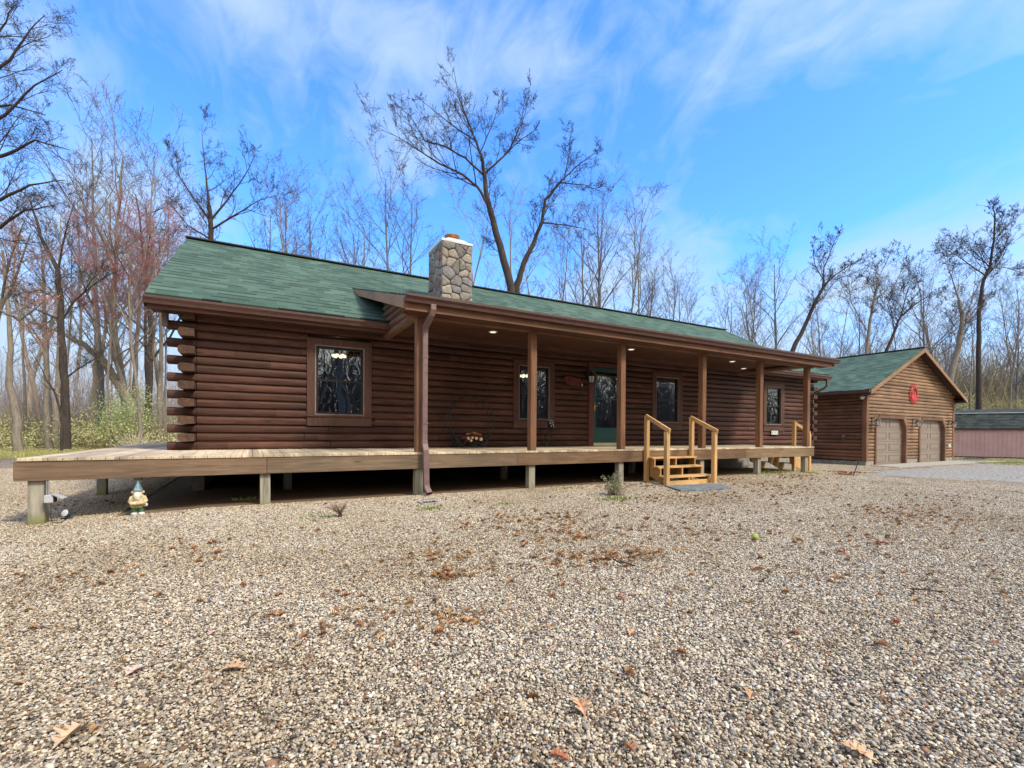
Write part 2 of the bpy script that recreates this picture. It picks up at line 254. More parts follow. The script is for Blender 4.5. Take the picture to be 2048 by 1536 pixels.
# ------------------------------------------------------------------ mesh builder
class MB:
    def __init__(s): s.v = []; s.f = []; s.m = []; s.c = []
    def add(s, vs, fs, mi=0, col=None):
        o = len(s.v); s.v += [tuple(map(float, v)) for v in vs]; s.f += [tuple(o+i for i in f) for f in fs]; s.m += [mi]*len(fs); s.c += [col or (1, 1, 1)]*len(vs)
    def box(s, x0, y0, z0, x1, y1, z1, mi=0, col=None):
        s.add([(x0, y0, z0), (x1, y0, z0), (x1, y1, z0), (x0, y1, z0), (x0, y0, z1), (x1, y0, z1), (x1, y1, z1), (x0, y1, z1)],
              [(0, 3, 2, 1), (4, 5, 6, 7), (0, 1, 5, 4), (1, 2, 6, 5), (2, 3, 7, 6), (3, 0, 4, 7)], mi, col)
    def bar(s, a, b, wd, ht, mi=0, up=(0, 0, 1), col=None):
        a, b, up = Vector(a), Vector(b), Vector(up); d = (b-a).normalized(); sd = d.cross(up)
        if sd.length < 1e-3: sd = d.cross(Vector((0, 1, 0)))
        sd.normalize(); u = sd.cross(d)
        P = []
        for p in (a, b):
            for i, j in ((-1, -1), (1, -1), (1, 1), (-1, 1)): P.append(p+sd*(wd/2*i)+u*(ht/2*j))
        s.add(P, [(0, 1, 2, 3), (4, 7, 6, 5), (0, 4, 5, 1), (1, 5, 6, 2), (2, 6, 7, 3), (3, 7, 4, 0)], mi, col)
    def prism(s, poly, axis, a, b, mi=0, col=None):
        """poly = 2D points in the two other axes (order x,y,z without axis), extruded from a to b"""
        def P(p, t): return {'X': (t, p[0], p[1]), 'Y': (p[0], t, p[1]), 'Z': (p[0], p[1], t)}[axis]
        n = len(poly); vs = [P(p, a) for p in poly]+[P(p, b) for p in poly]
        s.add(vs, [tuple(range(n))[::-1], tuple(range(n, 2*n))]+[(i, (i+1) % n, n+(i+1) % n, n+i) for i in range(n)], mi, col)
    def tube(s, pts, rad, n=8, mi=0, cap=True, col=None, flat=1.):
        pts = [Vector(p) for p in pts]; rad = rad if hasattr(rad, '__len__') else [rad]*len(pts); o = []; prev = None
        for i, p in enumerate(pts):
            d = (pts[min(i+1, len(pts)-1)]-pts[max(i-1, 0)]).normalized()
            if prev is None:
                u = d.orthogonal().normalized()
            else:
                u = prev-d*prev.dot(d); u = u.normalized() if u.length > 1e-6 else d.orthogonal().normalized()
            prev = u; v = d.cross(u)
            for k in range(n):
                a = 2*math.pi*k/n; o.append(p+u*math.cos(a)*rad[i]+v*math.sin(a)*rad[i]*flat)
        fs = [(i*n+k, i*n+(k+1) % n, (i+1)*n+(k+1) % n, (i+1)*n+k) for i in range(len(pts)-1) for k in range(n)]
        if cap: fs += [tuple(range(n))[::-1], tuple(range((len(pts)-1)*n, len(pts)*n))]
        s.add(o, fs, mi, col)
    def lathe(s, prof, c=(0, 0, 0), n=20, mi=0, col=None, sq=(1, 1)):
        o = []; 
        for r, z in prof:
            for k in range(n): a = 2*math.pi*k/n; o.append((c[0]+r*math.cos(a)*sq[0], c[1]+r*math.sin(a)*sq[1], c[2]+z))
        fs = [(i*n+k, i*n+(k+1) % n, (i+1)*n+(k+1) % n, (i+1)*n+k) for i in range(len(prof)-1) for k in range(n)]
        fs += [tuple(range(n))[::-1], tuple(range((len(prof)-1)*n, len(prof)*n))]
        s.add(o, fs, mi, col)
    def ball(s, c, r, n=10, mi=0, col=None):
        r = r if hasattr(r, '__len__') else (r, r, r)
        prof = [(math.sin(math.pi*i/n), -math.cos(math.pi*i/n)) for i in range(n+1)]; prof[0] = (.02, -1); prof[-1] = (.02, 1)
        o = []; m_ = n*2
        for a, z in prof:
            for k in range(m_): t = 2*math.pi*k/m_; o.append((c[0]+a*math.cos(t)*r[0], c[1]+a*math.sin(t)*r[1], c[2]+z*r[2]))
        fs = [(i*m_+k, i*m_+(k+1) % m_, (i+1)*m_+(k+1) % m_, (i+1)*m_+k) for i in range(n) for k in range(m_)]
        s.add(o, fs, mi, col)
    def build(s, name, mats, parent=None, smooth=False, bevel=0, tint=False):
        root = parent
        while root is not None and root.parent is not None: root = root.parent
        off = np.array(root.location) if root is not None else np.zeros(3)
        me = bpy.data.meshes.new(name); V = np.array(s.v)-off; me.from_pydata(V.tolist(), [], s.f)
        for m in (mats if isinstance(mats, (list, tuple)) else [mats]): me.materials.append(m)
        me.polygons.foreach_set('material_index', s.m)
        if tint:
            ca = me.color_attributes.new('tint', 'FLOAT_COLOR', 'POINT'); ca.data.foreach_set('color', np.c_[np.array(s.c), np.ones(len(s.c))].astype('f').ravel())
        if smooth: me.shade_smooth()
        me.update(); o = bpy.data.objects.new(name, me); sc.collection.objects.link(o); o.parent = parent
        if bevel:
            b = o.modifiers.new('bevel', 'BEVEL'); b.width = bevel; b.segments = 2; b.limit_method = 'ANGLE'; b.angle_limit = R_(50)
        return o
def thing(name, label, cat, loc=(0, 0, 0), group=None):
    o = bpy.data.objects.new(name, None); sc.collection.objects.link(o); o.location = loc; o.empty_display_size = .2
    o['label'] = label; o['category'] = cat
    if group: o['group'] = group
    return o
def tag(o, label, cat, group=None):
    o['label'] = label; o['category'] = cat
    if group: o['group'] = group
    return o
def kind(o, k): o['kind'] = k; return o

# ------------------------------------------------------------------ log siding
def course(mb, o, u, n, length, pitch, bulge, z, mi=0, depth=.03, seg=7, l0=0., l1=None, lt0=None, lt1=None):
    """one half-round log course: o origin (x,y), u along (2D), n outward (2D); bottom at z; l0..l1 bottom span, lt0..lt1 top span"""
    if l1 is None: l1 = length
    if lt0 is None: lt0, lt1 = l0, l1
    prof = []
    for i in range(seg+1):
        t = -1+2*i/seg; prof.append((bulge*math.sqrt(max(0, 1-(abs(t)**2.6)))*1., (t+1)/2))
    prof = [(-depth, 0)]+prof+[(-depth, 1)]
    vs = []
    for side in (0, 1):
        for d, h in prof:
            l = (l0+(lt0-l0)*h) if side == 0 else (l1+(lt1-l1)*h)
            vs.append((o[0]+u[0]*l+n[0]*d, o[1]+u[1]*l+n[1]*d, z+h*pitch))
    k = len(prof); fs = [(i, k+i, k+(i+1) % k, (i+1) % k) for i in range(k)]+[tuple(range(k))[::-1], tuple(range(k, 2*k))]
    mb.add(vs, fs, mi)
D = .7575; P = .1556; W = 2.37

# ================================================================== GROUND
def ground_mat():
    m, nt, b, o = newmat('gravel_ground', .95, .15)
    t = nd(nt, 'ShaderNodeTexCoord'); g = t.outputs['Object']
    def vor(scale):
        v = nd(nt, 'ShaderNodeTexVoronoi', i_Scale=scale); nt.links.new(g, v.inputs[0]); return v
    v1 = vor(88.)
    spv = nd(nt, 'ShaderNodeSeparateColor'); nt.links.new(v1.outputs['Color'], spv.inputs[0])
    r = ramp(nt, [(.0, (.11, .095, .08)), (.2, (.26, .21, .16)), (.42, (.42, .34, .25)), (.66, (.55, .47, .36)), (.85, (.66, .62, .54)), (.95, (.33, .16, .09))], 'CONSTANT'); nt.links.new(spv.outputs[0], r.inputs[0])
    edge = ramp(nt, [(.35, 1.1), (.75, .55)]); 
    ms = nd(nt, 'ShaderNodeMath', operation='MULTIPLY'); nt.links.new(v1.outputs['Distance'], ms.inputs[0]); ms.inputs[1].default_value = 1.; nt.links.new(ms.outputs[0], edge.inputs[0])
    col = mixc(nt, 1., r.outputs[0], edge.outputs[0], 'MULTIPLY')
    nb = nd(nt, 'ShaderNodeTexNoise', i_Scale=.55, i_Detail=5.); nt.links.new(g, nb.inputs[0])
    rb = ramp(nt, [(.3, (.95, .86, .74)), (.7, (1.25, 1.18, 1.08))]); nt.links.new(nb.outputs[0], rb.inputs[0]); col = mixc(nt, 1., col, rb.outputs[0], 'MULTIPLY')
    # woodland floor beyond the yard: leaf litter and moss
    n3 = nd(nt, 'ShaderNodeTexNoise', i_Scale=9., i_Detail=6., i_Roughness=.75); nt.links.new(g, n3.inputs[0])
    rl = ramp(nt, [(.3, (.10, .065, .038)), (.5, (.26, .18, .11)), (.62, (.40, .30, .20)), (.75, (.17, .17, .05))]); nt.links.new(n3.outputs[0], rl.inputs[0])
    s = nd(nt, 'ShaderNodeSeparateXYZ'); nt.links.new(g, s.inputs[0])
    n4 = nd(nt, 'ShaderNodeTexNoise', i_Scale=.7, i_Detail=4.); nt.links.new(g, n4.inputs[0])
    yy = nd(nt, 'ShaderNodeMath', operation='MULTIPLY_ADD'); nt.links.new(n4.outputs[0], yy.inputs[0]); yy.inputs[1].default_value = 4.; nt.links.new(s.outputs[1], yy.inputs[2])
    my = nd(nt, 'ShaderNodeMapRange'); my.inputs[1].default_value = 19.; my.inputs[2].default_value = 21.; nt.links.new(yy.outputs[0], my.inputs[0])
    col = mixc(nt, my.outputs[0], col, rl.outputs[0])
    # bare earth under and along the deck
    ye = nd(nt, 'ShaderNodeMath', operation='MULTIPLY_ADD'); nt.links.new(n4.outputs[0], ye.inputs[0]); ye.inputs[1].default_value = 1.6; nt.links.new(s.outputs[1], ye.inputs[2])
    me_ = nd(nt, 'ShaderNodeMapRange'); me_.inputs[1].default_value = .35; me_.inputs[2].default_value = .9; nt.links.new(ye.outputs[0], me_.inputs[0])
    me2 = nd(nt, 'ShaderNodeMapRange'); me2.inputs[1].default_value = 4.; me2.inputs[2].default_value = 3.; nt.links.new(s.outputs[1], me2.inputs[0])
    me3 = nd(nt, 'ShaderNodeMapRange'); me3.inputs[1].default_value = -.9; me3.inputs[2].default_value = -.2; nt.links.new(s.outputs[0], me3.inputs[0])
    me4 = nd(nt, 'ShaderNodeMapRange'); me4.inputs[1].default_value = 12.; me4.inputs[2].default_value = 9.; nt.links.new(s.outputs[0], me4.inputs[0])
    q = None
    for z in (me_, me2, me3, me4):
        if q is None: q = z.outputs[0]
        else:
            mq = nd(nt, 'ShaderNodeMath', operation='MULTIPLY'); nt.links.new(q, mq.inputs[0]); nt.links.new(z.outputs[0], mq.inputs[1]); q = mq.outputs[0]
    col = mixc(nt, q, col, (.20, .135, .085))
    nt.links.new(col, b.inputs['Base Color'])
    inv = nd(nt, 'ShaderNodeMath', operation='SUBTRACT'); inv.inputs[0].default_value = 1; nt.links.new(v1.outputs['Distance'], inv.inputs[1]); bump(nt, b, inv.outputs[0], .8, .015)
    return m
GROUND = ground_mat()
def sheet(name, xs, ys, mat, dz=0., clip=None):
    """grid sheet following gz; clip(x,y)->bool keeps a cell"""
    mb = MB(); vid = {}; V = []; F = []
    def vi(i, j):
        if (i, j) not in vid: vid[(i, j)] = len(V); V.append((xs[i], ys[j], gz(xs[i])+dz))
        return vid[(i, j)]
    for i in range(len(xs)-1):
        for j in range(len(ys)-1):
            if clip is None or clip((xs[i]+xs[i+1])/2, (ys[j]+ys[j+1])/2): F.append((vi(i, j), vi(i+1, j), vi(i+1, j+1), vi(i, j+1)))
    mb.add(V, F); return mb.build(name, mat)
kind(sheet('ground', [-400, -60, -20, -2, 0, 14, 22, 34, 44, 100, 400], [-300, -40, 0, 20, 60, 400], GROUND), 'structure')

def inpoly(x, y, P_):
    c = False; n = len(P_); j = n-1
    for i in range(n):
        if (P_[i][1] > y) != (P_[j][1] > y) and x < (P_[j][0]-P_[i][0])*(y-P_[i][1])/(P_[j][1]-P_[i][1])+P_[i][0]: c = not c
        j = i
    return c
def pix2g(x, y):
    z = 0.
    for _ in range(12): p = onZ(x, y, z); z = gz(p[0])
    return p
# grey limestone drive on the right
drv = plain('grey_limestone_gravel', (.36, .335, .285), .95, .5, nscale=13, bmp=.6)
dp = [tuple(pix2g(a, b)[:2]) for a, b in [(1700, 953), (1760, 941), (1900, 932), (1960, 928), (2080, 921), (2120, 921), (2200, 973), (2034, 966), (1900, 958), (1800, 955)]]
from mathutils import noise as mno
def jit(x, y, s=.5, f=.8): return s*mno.noise(Vector((x*f, y*f, 3.1)))
kind(sheet('gravel_drive', list(np.arange(16, 34, .25))+list(np.arange(34, 60.1, .25)), list(np.arange(-8, 6, .2)), drv, .006, lambda x, y: inpoly(x+jit(x, y, 1.1), y+jit(y, x, .7), dp)), 'structure')
# concrete apron in front of the garage doors
mb = MB(); ap = [(25.0, 2.66), (34.4, 2.66), (36.3, 1.25), (24.4, 1.35)]
mb.prism([(a, b) for a, b in ap][::-1], 'Z', -.27, -.235)
kind(mb.build('concrete_apron', CONC), 'structure')

# pebble tiles (gravel): a few meshes of stones, laid side by side over the yard
PEB = tintmat('pebble_stone', .75, .3, ns=70, lo=.75, hi=1.2)
_nt = PEB.node_tree; _b = [n for n in _nt.nodes if n.type == 'BSDF_PRINCIPLED'][0]; _src = _b.inputs['Base Color'].links[0].from_socket
_g = nd(_nt, 'ShaderNodeNewGeometry'); _n = nd(_nt, 'ShaderNodeTexNoise', i_Scale=.45, i_Detail=6., i_Roughness=.6); _nt.links.new(_g.outputs['Position'], _n.inputs[0])
_r = ramp(_nt, [(.30, (.74, .69, .65)), (.46, (.96, .94, .93)), (.62, (1.06, 1.07, 1.13))]); _nt.links.new(_n.outputs[0], _r.inputs[0]); _nt.links.new(mixc(_nt, 1., _src, _r.outputs[0], 'MULTIPLY'), _b.inputs['Base Color'])
def ico1():
    t = (1+5**.5)/2; v = [(-1, t, 0), (1, t, 0), (-1, -t, 0), (1, -t, 0), (0, -1, t), (0, 1, t), (0, -1, -t), (0, 1, -t), (t, 0, -1), (t, 0, 1), (-t, 0, -1), (-t, 0, 1)]
    f = [(0, 11, 5), (0, 5, 1), (0, 1, 7), (0, 7, 10), (0, 10, 11), (1, 5, 9), (5, 11, 4), (11, 10, 2), (10, 7, 6), (7, 1, 8), (3, 9, 4), (3, 4, 2), (3, 2, 6), (3, 6, 8), (3, 8, 9), (4, 9, 5), (2, 4, 11), (6, 2, 10), (8, 6, 7), (9, 8, 1)]
    v = [np.array(a)/np.linalg.norm(a) for a in v]; cache = {}; F = []
    def mid(a, b):
        k = (min(a, b), max(a, b))
        if k not in cache: m = v[a]+v[b]; v.append(m/np.linalg.norm(m)); cache[k] = len(v)-1
        return cache[k]
    for a, b, c in f:
        x, y, z = mid(a, b), mid(b, c), mid(c, a); F += [(a, x, z), (b, y, x), (c, z, y), (x, y, z)]
    return np.array(v), np.array(F)
IV, IF = ico1()
PAL = np.array([(.66, .56, .38), (.74, .67, .52), (.50, .39, .25), (.34, .30, .23), (.24, .16, .09), (.10, .085, .065), (.38, .22, .13), (.58, .49, .34), (.42, .38, .31), (.68, .57, .38)])
PW = np.array([.17, .11, .15, .12, .10, .11, .04, .10, .06, .04]); PW /= PW.sum()
def rotm(n):
    q = rng.normal(size=(n, 4)); q /= np.linalg.norm(q, axis=1)[:, None]; w_, x, y, z = q.T
    return np.stack([1-2*(y*y+z*z), 2*(x*y-z*w_), 2*(x*z+y*w_), 2*(x*y+z*w_), 1-2*(x*x+z*z), 2*(y*z-x*w_), 2*(x*z-y*w_), 2*(y*z+x*w_), 1-2*(x*x+y*y)], 1).reshape(n, 3, 3)
def pebble_tile(n):
    s = .0038*np.exp(rng.normal(0, .33, n)); s = np.clip(s, .002, .014)
    pos = np.c_[rng.uniform(-.51, .51, (n, 2)), rng.uniform(0, .012, n)+s*.2]
    ax = np.c_[s*rng.uniform(1.0, 1.75, n), s*rng.uniform(.85, 1.2, n), s*rng.uniform(.5, .9, n)]
    yawr = rng.uniform(0, 6.28, n); tl = rng.normal(0, .25, (n, 2))
    c, s_ = np.cos(yawr), np.sin(yawr); Rz = np.zeros((n, 3, 3)); Rz[:, 0, 0] = c; Rz[:, 0, 1] = -s_; Rz[:, 1, 0] = s_; Rz[:, 1, 1] = c; Rz[:, 2, 2] = 1
    Rt = np.tile(np.eye(3), (n, 1, 1)); Rt[:, 0, 2] = tl[:, 0]; Rt[:, 2, 0] = -tl[:, 0]; Rt[:, 1, 2] = tl[:, 1]; Rt[:, 2, 1] = -tl[:, 1]
    M = Rt@Rz; lum = 1+.16*np.sin(IV@rng.normal(size=(3, 3))*2.2).sum(1)
    V = IV[None]*(ax[:, None, :]); V = V*(1+.10*rng.normal(size=(n, len(IV), 1)).clip(-1.5, 1.5)); V = np.einsum('nij,nkj->nki', M, V)+pos[:, None, :]
    F = (IF[None]+np.arange(n)[:, None, None]*len(IV)).reshape(-1, 3)
    C = PAL[rng.choice(len(PAL), n, p=PW)]*rng.uniform(.75, 1.2, (n, 1)); C = np.repeat(C, len(IV), 0)
    me = bpy.data.meshes.new('pebbles'); nv = n*len(IV); nf = len(F)
    me.vertices.add(nv); me.vertices.foreach_set('co', V.reshape(-1).astype('f')); me.loops.add(nf*3); me.loops.foreach_set('vertex_index', F.reshape(-1).astype('i')); me.polygons.add(nf)
    me.polygons.foreach_set('loop_start', np.arange(0, nf*3, 3, dtype='i')); me.polygons.foreach_set('loop_total', np.full(nf, 3, 'i')); me.update(calc_edges=True)
    ca = me.color_attributes.new('tint', 'FLOAT_COLOR', 'POINT'); ca.data.foreach_set('color', np.c_[C, np.ones(nv)].astype('f').ravel())
    me.materials.append(PEB); me.shade_smooth(); return bpy.data.objects.new('pebble_tile_source', me)
tiles = [pebble_tile(16000) for _ in range(3)]
pts = []
for X in range(-12, 30):
    for Y in range(-9, 12):
        cx, cy = X+.5, Y+.5; d = np.array([cx, cy, 0])-CAM; z = d@Fv
        if z < .5: 
            if (d[0]**2+d[1]**2) > 12: continue
        u = 1017+FPX*(d@Rr)/max(z, .5)
        mrg = FPX*4.5/max(z, .8)
        if u < -mrg or u > 2048+mrg: continue
        if z > 19 and cx < 14: continue
        if z > 23: continue
        if cy > 2 and -.5 < cx < 19.5: continue
        if cy > 0 and -.9 < cx < 14: continue
        if inpoly(cx, cy, dp) or (cx > 24 and cy > 1): continue
        pts.append((cx, cy))
gn = bpy.data.node_groups.new('lay_gravel', 'GeometryNodeTree'); gn.interface.new_socket('Geometry', in_out='INPUT', socket_type='NodeSocketGeometry'); gn.interface.new_socket('Geometry', in_out='OUTPUT', socket_type='NodeSocketGeometry')
gi = gn.nodes.new('NodeGroupInput'); go = gn.nodes.new('NodeGroupOutput'); jn = gn.nodes.new('GeometryNodeJoinGeometry')
na = gn.nodes.new('GeometryNodeInputNamedAttribute'); na.data_type = 'INT'; na.inputs[0].default_value = 'variant'
nr = gn.nodes.new('GeometryNodeInputNamedAttribute'); nr.data_type = 'FLOAT_VECTOR'; nr.inputs[0].default_value = 'turn'
for i, t in enumerate(tiles):
    oi = gn.nodes.new('GeometryNodeObjectInfo'); oi.inputs[0].default_value = t; oi.transform_space = 'ORIGINAL'
    ip = gn.nodes.new('GeometryNodeInstanceOnPoints'); cp = gn.nodes.new('FunctionNodeCompare'); cp.data_type = 'INT'; cp.operation = 'EQUAL'; cp.inputs[3].default_value = i
    gn.links.new(na.outputs[0], cp.inputs[2]); gn.links.new(cp.outputs[0], ip.inputs['Selection']); gn.links.new(gi.outputs[0], ip.inputs['Points']); gn.links.new(oi.outputs['Geometry'], ip.inputs['Instance']); gn.links.new(nr.outputs[0], ip.inputs['Rotation'])
    gn.links.new(ip.outputs[0], jn.inputs[0])
gn.links.new(jn.outputs[0], go.inputs[0])
me = bpy.data.meshes.new('gravel'); me.from_pydata([(x, y, gz(x)+.001) for x, y in pts], [], [])
me.attributes.new('variant', 'INT', 'POINT').data.foreach_set('value', rng.integers(0, 3, len(pts)).astype('i'))
sl_ = [math.atan2(-(gz(x+.3)-gz(x-.3)), .6) for x, y in pts]
tr = np.c_[np.zeros(len(pts)), sl_, np.array([rng.integers(0, 4)*math.pi/2 if a == 0 else 0 for a in sl_])]
me.attributes.new('turn', 'FLOAT_VECTOR', 'POINT').data.foreach_set('vector', tr.astype('f').ravel())
go_ = bpy.data.objects.new('gravel', me); sc.collection.objects.link(go_); gm = go_.modifiers.new('lay', 'NODES'); gm.node_group = gn; kind(go_, 'stuff')

# ================================================================== CABIN
cab = thing('log_cabin', 'long single storey log cabin with green shingle roof and full length porch', 'house', (0, 0, 0))
wins = [(1.715, 2.695, 1.45, 2.88), (6.49, 7.43, 1.455, 2.83), (11.265, 12.27, 1.45, 2.845), (16.72, 17.665, 1.465, 2.835)]
TRW = .15
holes = [(a-TRW+.02, b+TRW-.02, c-.185, d+.13) for a, b, c, d in wins]+[(8.72, 10.06, D-.01, 3.05)]
def spans(x0, x1, z0, z1):
    sp = [(x0, x1)]
    for a, b, c, d in holes:
        if z1 > c+.045 and z0 < d-.045:
            n_ = []
            for p, q in sp:
                if b <= p or a >= q: n_.append((p, q))
                else:
                    if a > p: n_.append((p, a))
                    if b < q: n_.append((b, q))
            sp = n_
    return sp
XL, XR = -.29, 19.30
mb = MB(); me_ = MB(); sd = MB(); me2_ = MB(); sd2 = MB()
for k in range(17):
    z = D+k*P
    long_ = k % 2 == 0
    for a, b in spans(XL, XR, z, z+P):
        # butt joints between logs of a course
        cuts = [a]; x = a+random.uniform(1.5, 4)
        while x < b-.8: cuts.append(x); x += random.uniform(2.4, 4.4)
        cuts.append(b)
        for c0, c1 in zip(cuts[:-1], cuts[1:]):
            course(mb, (0, W+random.uniform(-.004, .004)), (1, 0), (0, -1), 0, P-.002, .048, z, l0=c0+.004, l1=c1-.004, depth=.12)
    # corner work: front logs run past the corner on even courses, side logs show their ends on odd ones
    for sgn, xc, M_ in ((-1, XL, me_), (1, XR, me2_)):
        if long_ or k == 16:
            ln = .44 if k < 15 else .40
            x0, x1 = (xc-ln, xc-.0) if sgn < 0 else (xc, xc+ln)
            pr = [(W-.058*math.sqrt(max(0, 1-abs(t)**2.6))*1. if True else 0, z+(t+1)/2*(P-.004)) for t in np.linspace(-1, 1, 9)]
            pr += [(W+.13+.05*math.sqrt(max(0, 1-abs(t)**2.6)), z+(t+1)/2*(P-.004)) for t in np.linspace(1, -1, 9)]
            M_.prism(pr, 'X', x0, x1)
        else:
            xa, xb = (xc-.255, xc-.01) if sgn < 0 else (xc+.01, xc+.255)
            xo = xa if sgn < 0 else xb; xi = xb if sgn < 0 else xa
            pr = [(xo+sgn*(-.05+.05*math.sqrt(max(0, 1-abs(t)**2.4))), z+(t+1)/2*(P-.004)) for t in np.linspace(-1, 1, 8)]+[(xi, z+P-.016), (xi-sgn*-.012, z+P-.004)][:1]+[(xi, z+.012)]
            M_.prism(pr if sgn > 0 else pr[::-1], 'Y', W-.30, W+.02, 1)
    # side walls and back wall
    course(sd, (XL-.20, 0), (0, 1), (-1, 0), 0, P-.002, .05, z, l0=W+.14, l1=11.5, depth=.1)
    course(sd2, (XR+.20, 0), (0, 1), (1, 0), 0, P-.002, .05, z, l0=W+.14, l1=11.5, depth=.1)
    course(mb, (0, 11.63), (1, 0), (0, 1), 0, P-.002, .058, z, l0=XL-.2, l1=XR+.2, depth=.1)
mb.build('log_wall', LOG, cab, smooth=False); me_.build('corner_log_ends', [LOG, ENDG], cab); me2_.build('corner_log_ends', [LOG, ENDG], cab); sd.build('side_log_wall', LOGY, cab); sd2.build('side_log_wall', LOGY, cab)
# gable walls of boards above the side walls
RY, RZ, EY, EZ = 7.0, 6.12, 1.9, 3.36
sl = (RZ-EZ)/(RY-EY)
for xs_ in (XL-.20, XR+.08):
    mb = MB(); mb.prism([(W, 3.40), (11.6, 3.40), (RY, RZ-.12)], 'X', xs_, xs_+.12); mb.build('gable_wall', LOGY, cab)
# interior shell
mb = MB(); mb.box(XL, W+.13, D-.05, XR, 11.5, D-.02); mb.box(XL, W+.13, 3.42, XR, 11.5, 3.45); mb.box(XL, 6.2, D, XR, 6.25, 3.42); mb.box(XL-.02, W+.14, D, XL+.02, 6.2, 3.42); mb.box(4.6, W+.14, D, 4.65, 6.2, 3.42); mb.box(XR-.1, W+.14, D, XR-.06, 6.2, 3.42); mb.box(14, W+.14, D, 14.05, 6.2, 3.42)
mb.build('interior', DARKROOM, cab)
# foundation
mb = MB()
mb.box(12.4, W+.05, -.3, XR+.1, W+.25, D-.02); mb.box(XL-.1, 11.3, -.3, XR+.1, 11.5, D-.02); mb.box(XL-.1, W+.25, -.3, XL+.1, 11.3, D-.02); mb.box(XR-.1, W+.25, -.3, XR+.1, 11.3, D-.02)
mb.build('foundation', FOUND, cab)
# roof
def slab_uv(name, quads, mat, parent, th=.04):
    """quads: list of 4 corners (eave left, eave right, ridge right, ridge left)"""
    me = bpy.data.meshes.new(name); V = []; F = []; UV = []
    for q in quads:
        q = [Vector(p) for p in q]; n = (q[1]-q[0]).cross(q[3]-q[0]).normalized(); o = len(V)
        V += [p for p in q]+[p-n*th for p in q]
        u = (q[1]-q[0]).normalized(); v = n.cross(u)
        uv = [((p-q[0]).dot(u)+q[0].x, (p-q[0]).dot(v)) for p in q]
        for f in ((0, 1, 2, 3), (7, 6, 5, 4), (0, 4, 5, 1), (1, 5, 6, 2), (2, 6, 7, 3), (3, 7, 4, 0)):
            F.append([o+i for i in f]); UV += [uv[i % 4] for i in f]
    me.from_pydata(V, [], F); uvl = me.uv_layers.new(name='UVMap'); uvl.data.foreach_set('uv', np.array(UV).ravel()); me.materials.append(mat)
    o = bpy.data.objects.new(name, me); sc.collection.objects.link(o); o.parent = parent; return o
XE0, XE1, XR0, XR1 = -.98, 20.0, -.92, 20.75
PS, PX0, PX1, PYF, PZF = .29, 2.79, 15.95, -.30, 3.36
ym = (PZF-PS*PYF-EZ+sl*EY)/(sl-PS); zm = PZF+PS*(ym-PYF)
slab_uv('roof', [[(XE0, EY, EZ+.06), (XE1, EY, EZ+.06), (XR1, RY, RZ+.06), (XR0, RY, RZ+.06)], [(XE1, 2*RY-EY, EZ+.06), (XE0, 2*RY-EY, EZ+.06), (XR0, RY, RZ+.06), (XR1, RY, RZ+.06)]], SHING, cab, .05)
slab_uv('porch_roof', [[(PX0, PYF, PZF+.03), (PX1, PYF, PZF+.03), (PX1, ym+.25, zm+.03+PS*.25), (PX0, ym+.25, zm+.03+PS*.25)]], SHING, cab, .04)
mb = MB(); mb.bar((XR0-.02, RY, RZ+.065), (XR1+.02, RY, RZ+.065), .28, .03); mb.build('ridge_cap', plain('ridge_cap_shingle', (.05, .055, .05), .9), cab)
# roof decking / soffits / fascia
mb = MB()
for q0, q1 in (((EY, EZ), (RY, RZ)),):
    mb.prism([(EY+.02, EZ-.16), (W+.02, EZ-.16), (W+.02, EZ-.13), (EY+.02, EZ-.13)], 'X', XE0+.05, XE1-.05)
mb.build('soffit', DARKSOF, cab)
mb = MB(); mb.box(XE0, EY, EZ-.19, XE1, EY+.03, EZ+.0); mb.build('fascia', TRIMX, cab)
for x in (XE0, XE1-.03):
    mb = MB(); dx = XR0-XE0 if x == XE0 else XR1-XE1
    for s_ in (0, 1):
        y0, y1 = (EY, RY) if s_ == 0 else (2*RY-EY, RY)
        V = [(x, y0, EZ-.17), (x+.03, y0, EZ-.17), (x+.03, y0, EZ+.005), (x, y0, EZ+.005), (x+dx, y1, RZ-.17), (x+dx+.03, y1, RZ-.17), (x+dx+.03, y1, RZ+.005), (x+dx, y1, RZ+.005)]
        mb.add(V, [(0, 1, 2, 3), (4, 7, 6, 5), (0, 4, 5, 1), (1, 5, 6, 2), (2, 6, 7, 3), (3, 7, 4, 0)])
    mb.build('rake_board', TRIM, cab)
for xa, xb in ((XE0+.03, XL-.2), (XR+.2, XE1-.03)):
    mb = MB(); mb.add([(xa, EY+.03, EZ-.01), (xb, EY+.03, EZ-.01), (xb, RY, RZ-.01), (xa, RY, RZ-.01)], [(0, 1, 2, 3)]); mb.build('overhang_lining', DARKSOF, cab)
# gutters (K profile) as swept profile along x
def gutter(x0, x1, y, ztop, parent, h=.125, d=.125):
    m_ = MB(); pr = [(y, ztop), (y, ztop-h), (y-d*.62, ztop-h), (y-d*.72, ztop-h*.62), (y-d, ztop-h*.30), (y-d, ztop), (y-d+.012, ztop), (y-d+.012, ztop-h*.28), (y-d*.68, ztop-h*.58), (y-d*.58, ztop-h+.01), (y-.006, ztop-h+.01), (y-.006, ztop)]
    m_.prism(pr, 'X', x0, x1); 
    for x in (x0, x1): m_.prism([(y, ztop-.01), (y, ztop-h), (y-d*.62, ztop-h), (y-d*.72, ztop-h*.62), (y-d, ztop-h*.30), (y-d, ztop-.01)], 'X', x-.004, x+.004)
    return m_.build('gutter', GUTT, parent)
gutter(XE0, 3.30, EY, EZ+.0, cab); gutter(15.0, XE1, EY, EZ+.0, cab); gutter(PX0, PX1, PYF-.03, PZF+.01, cab)
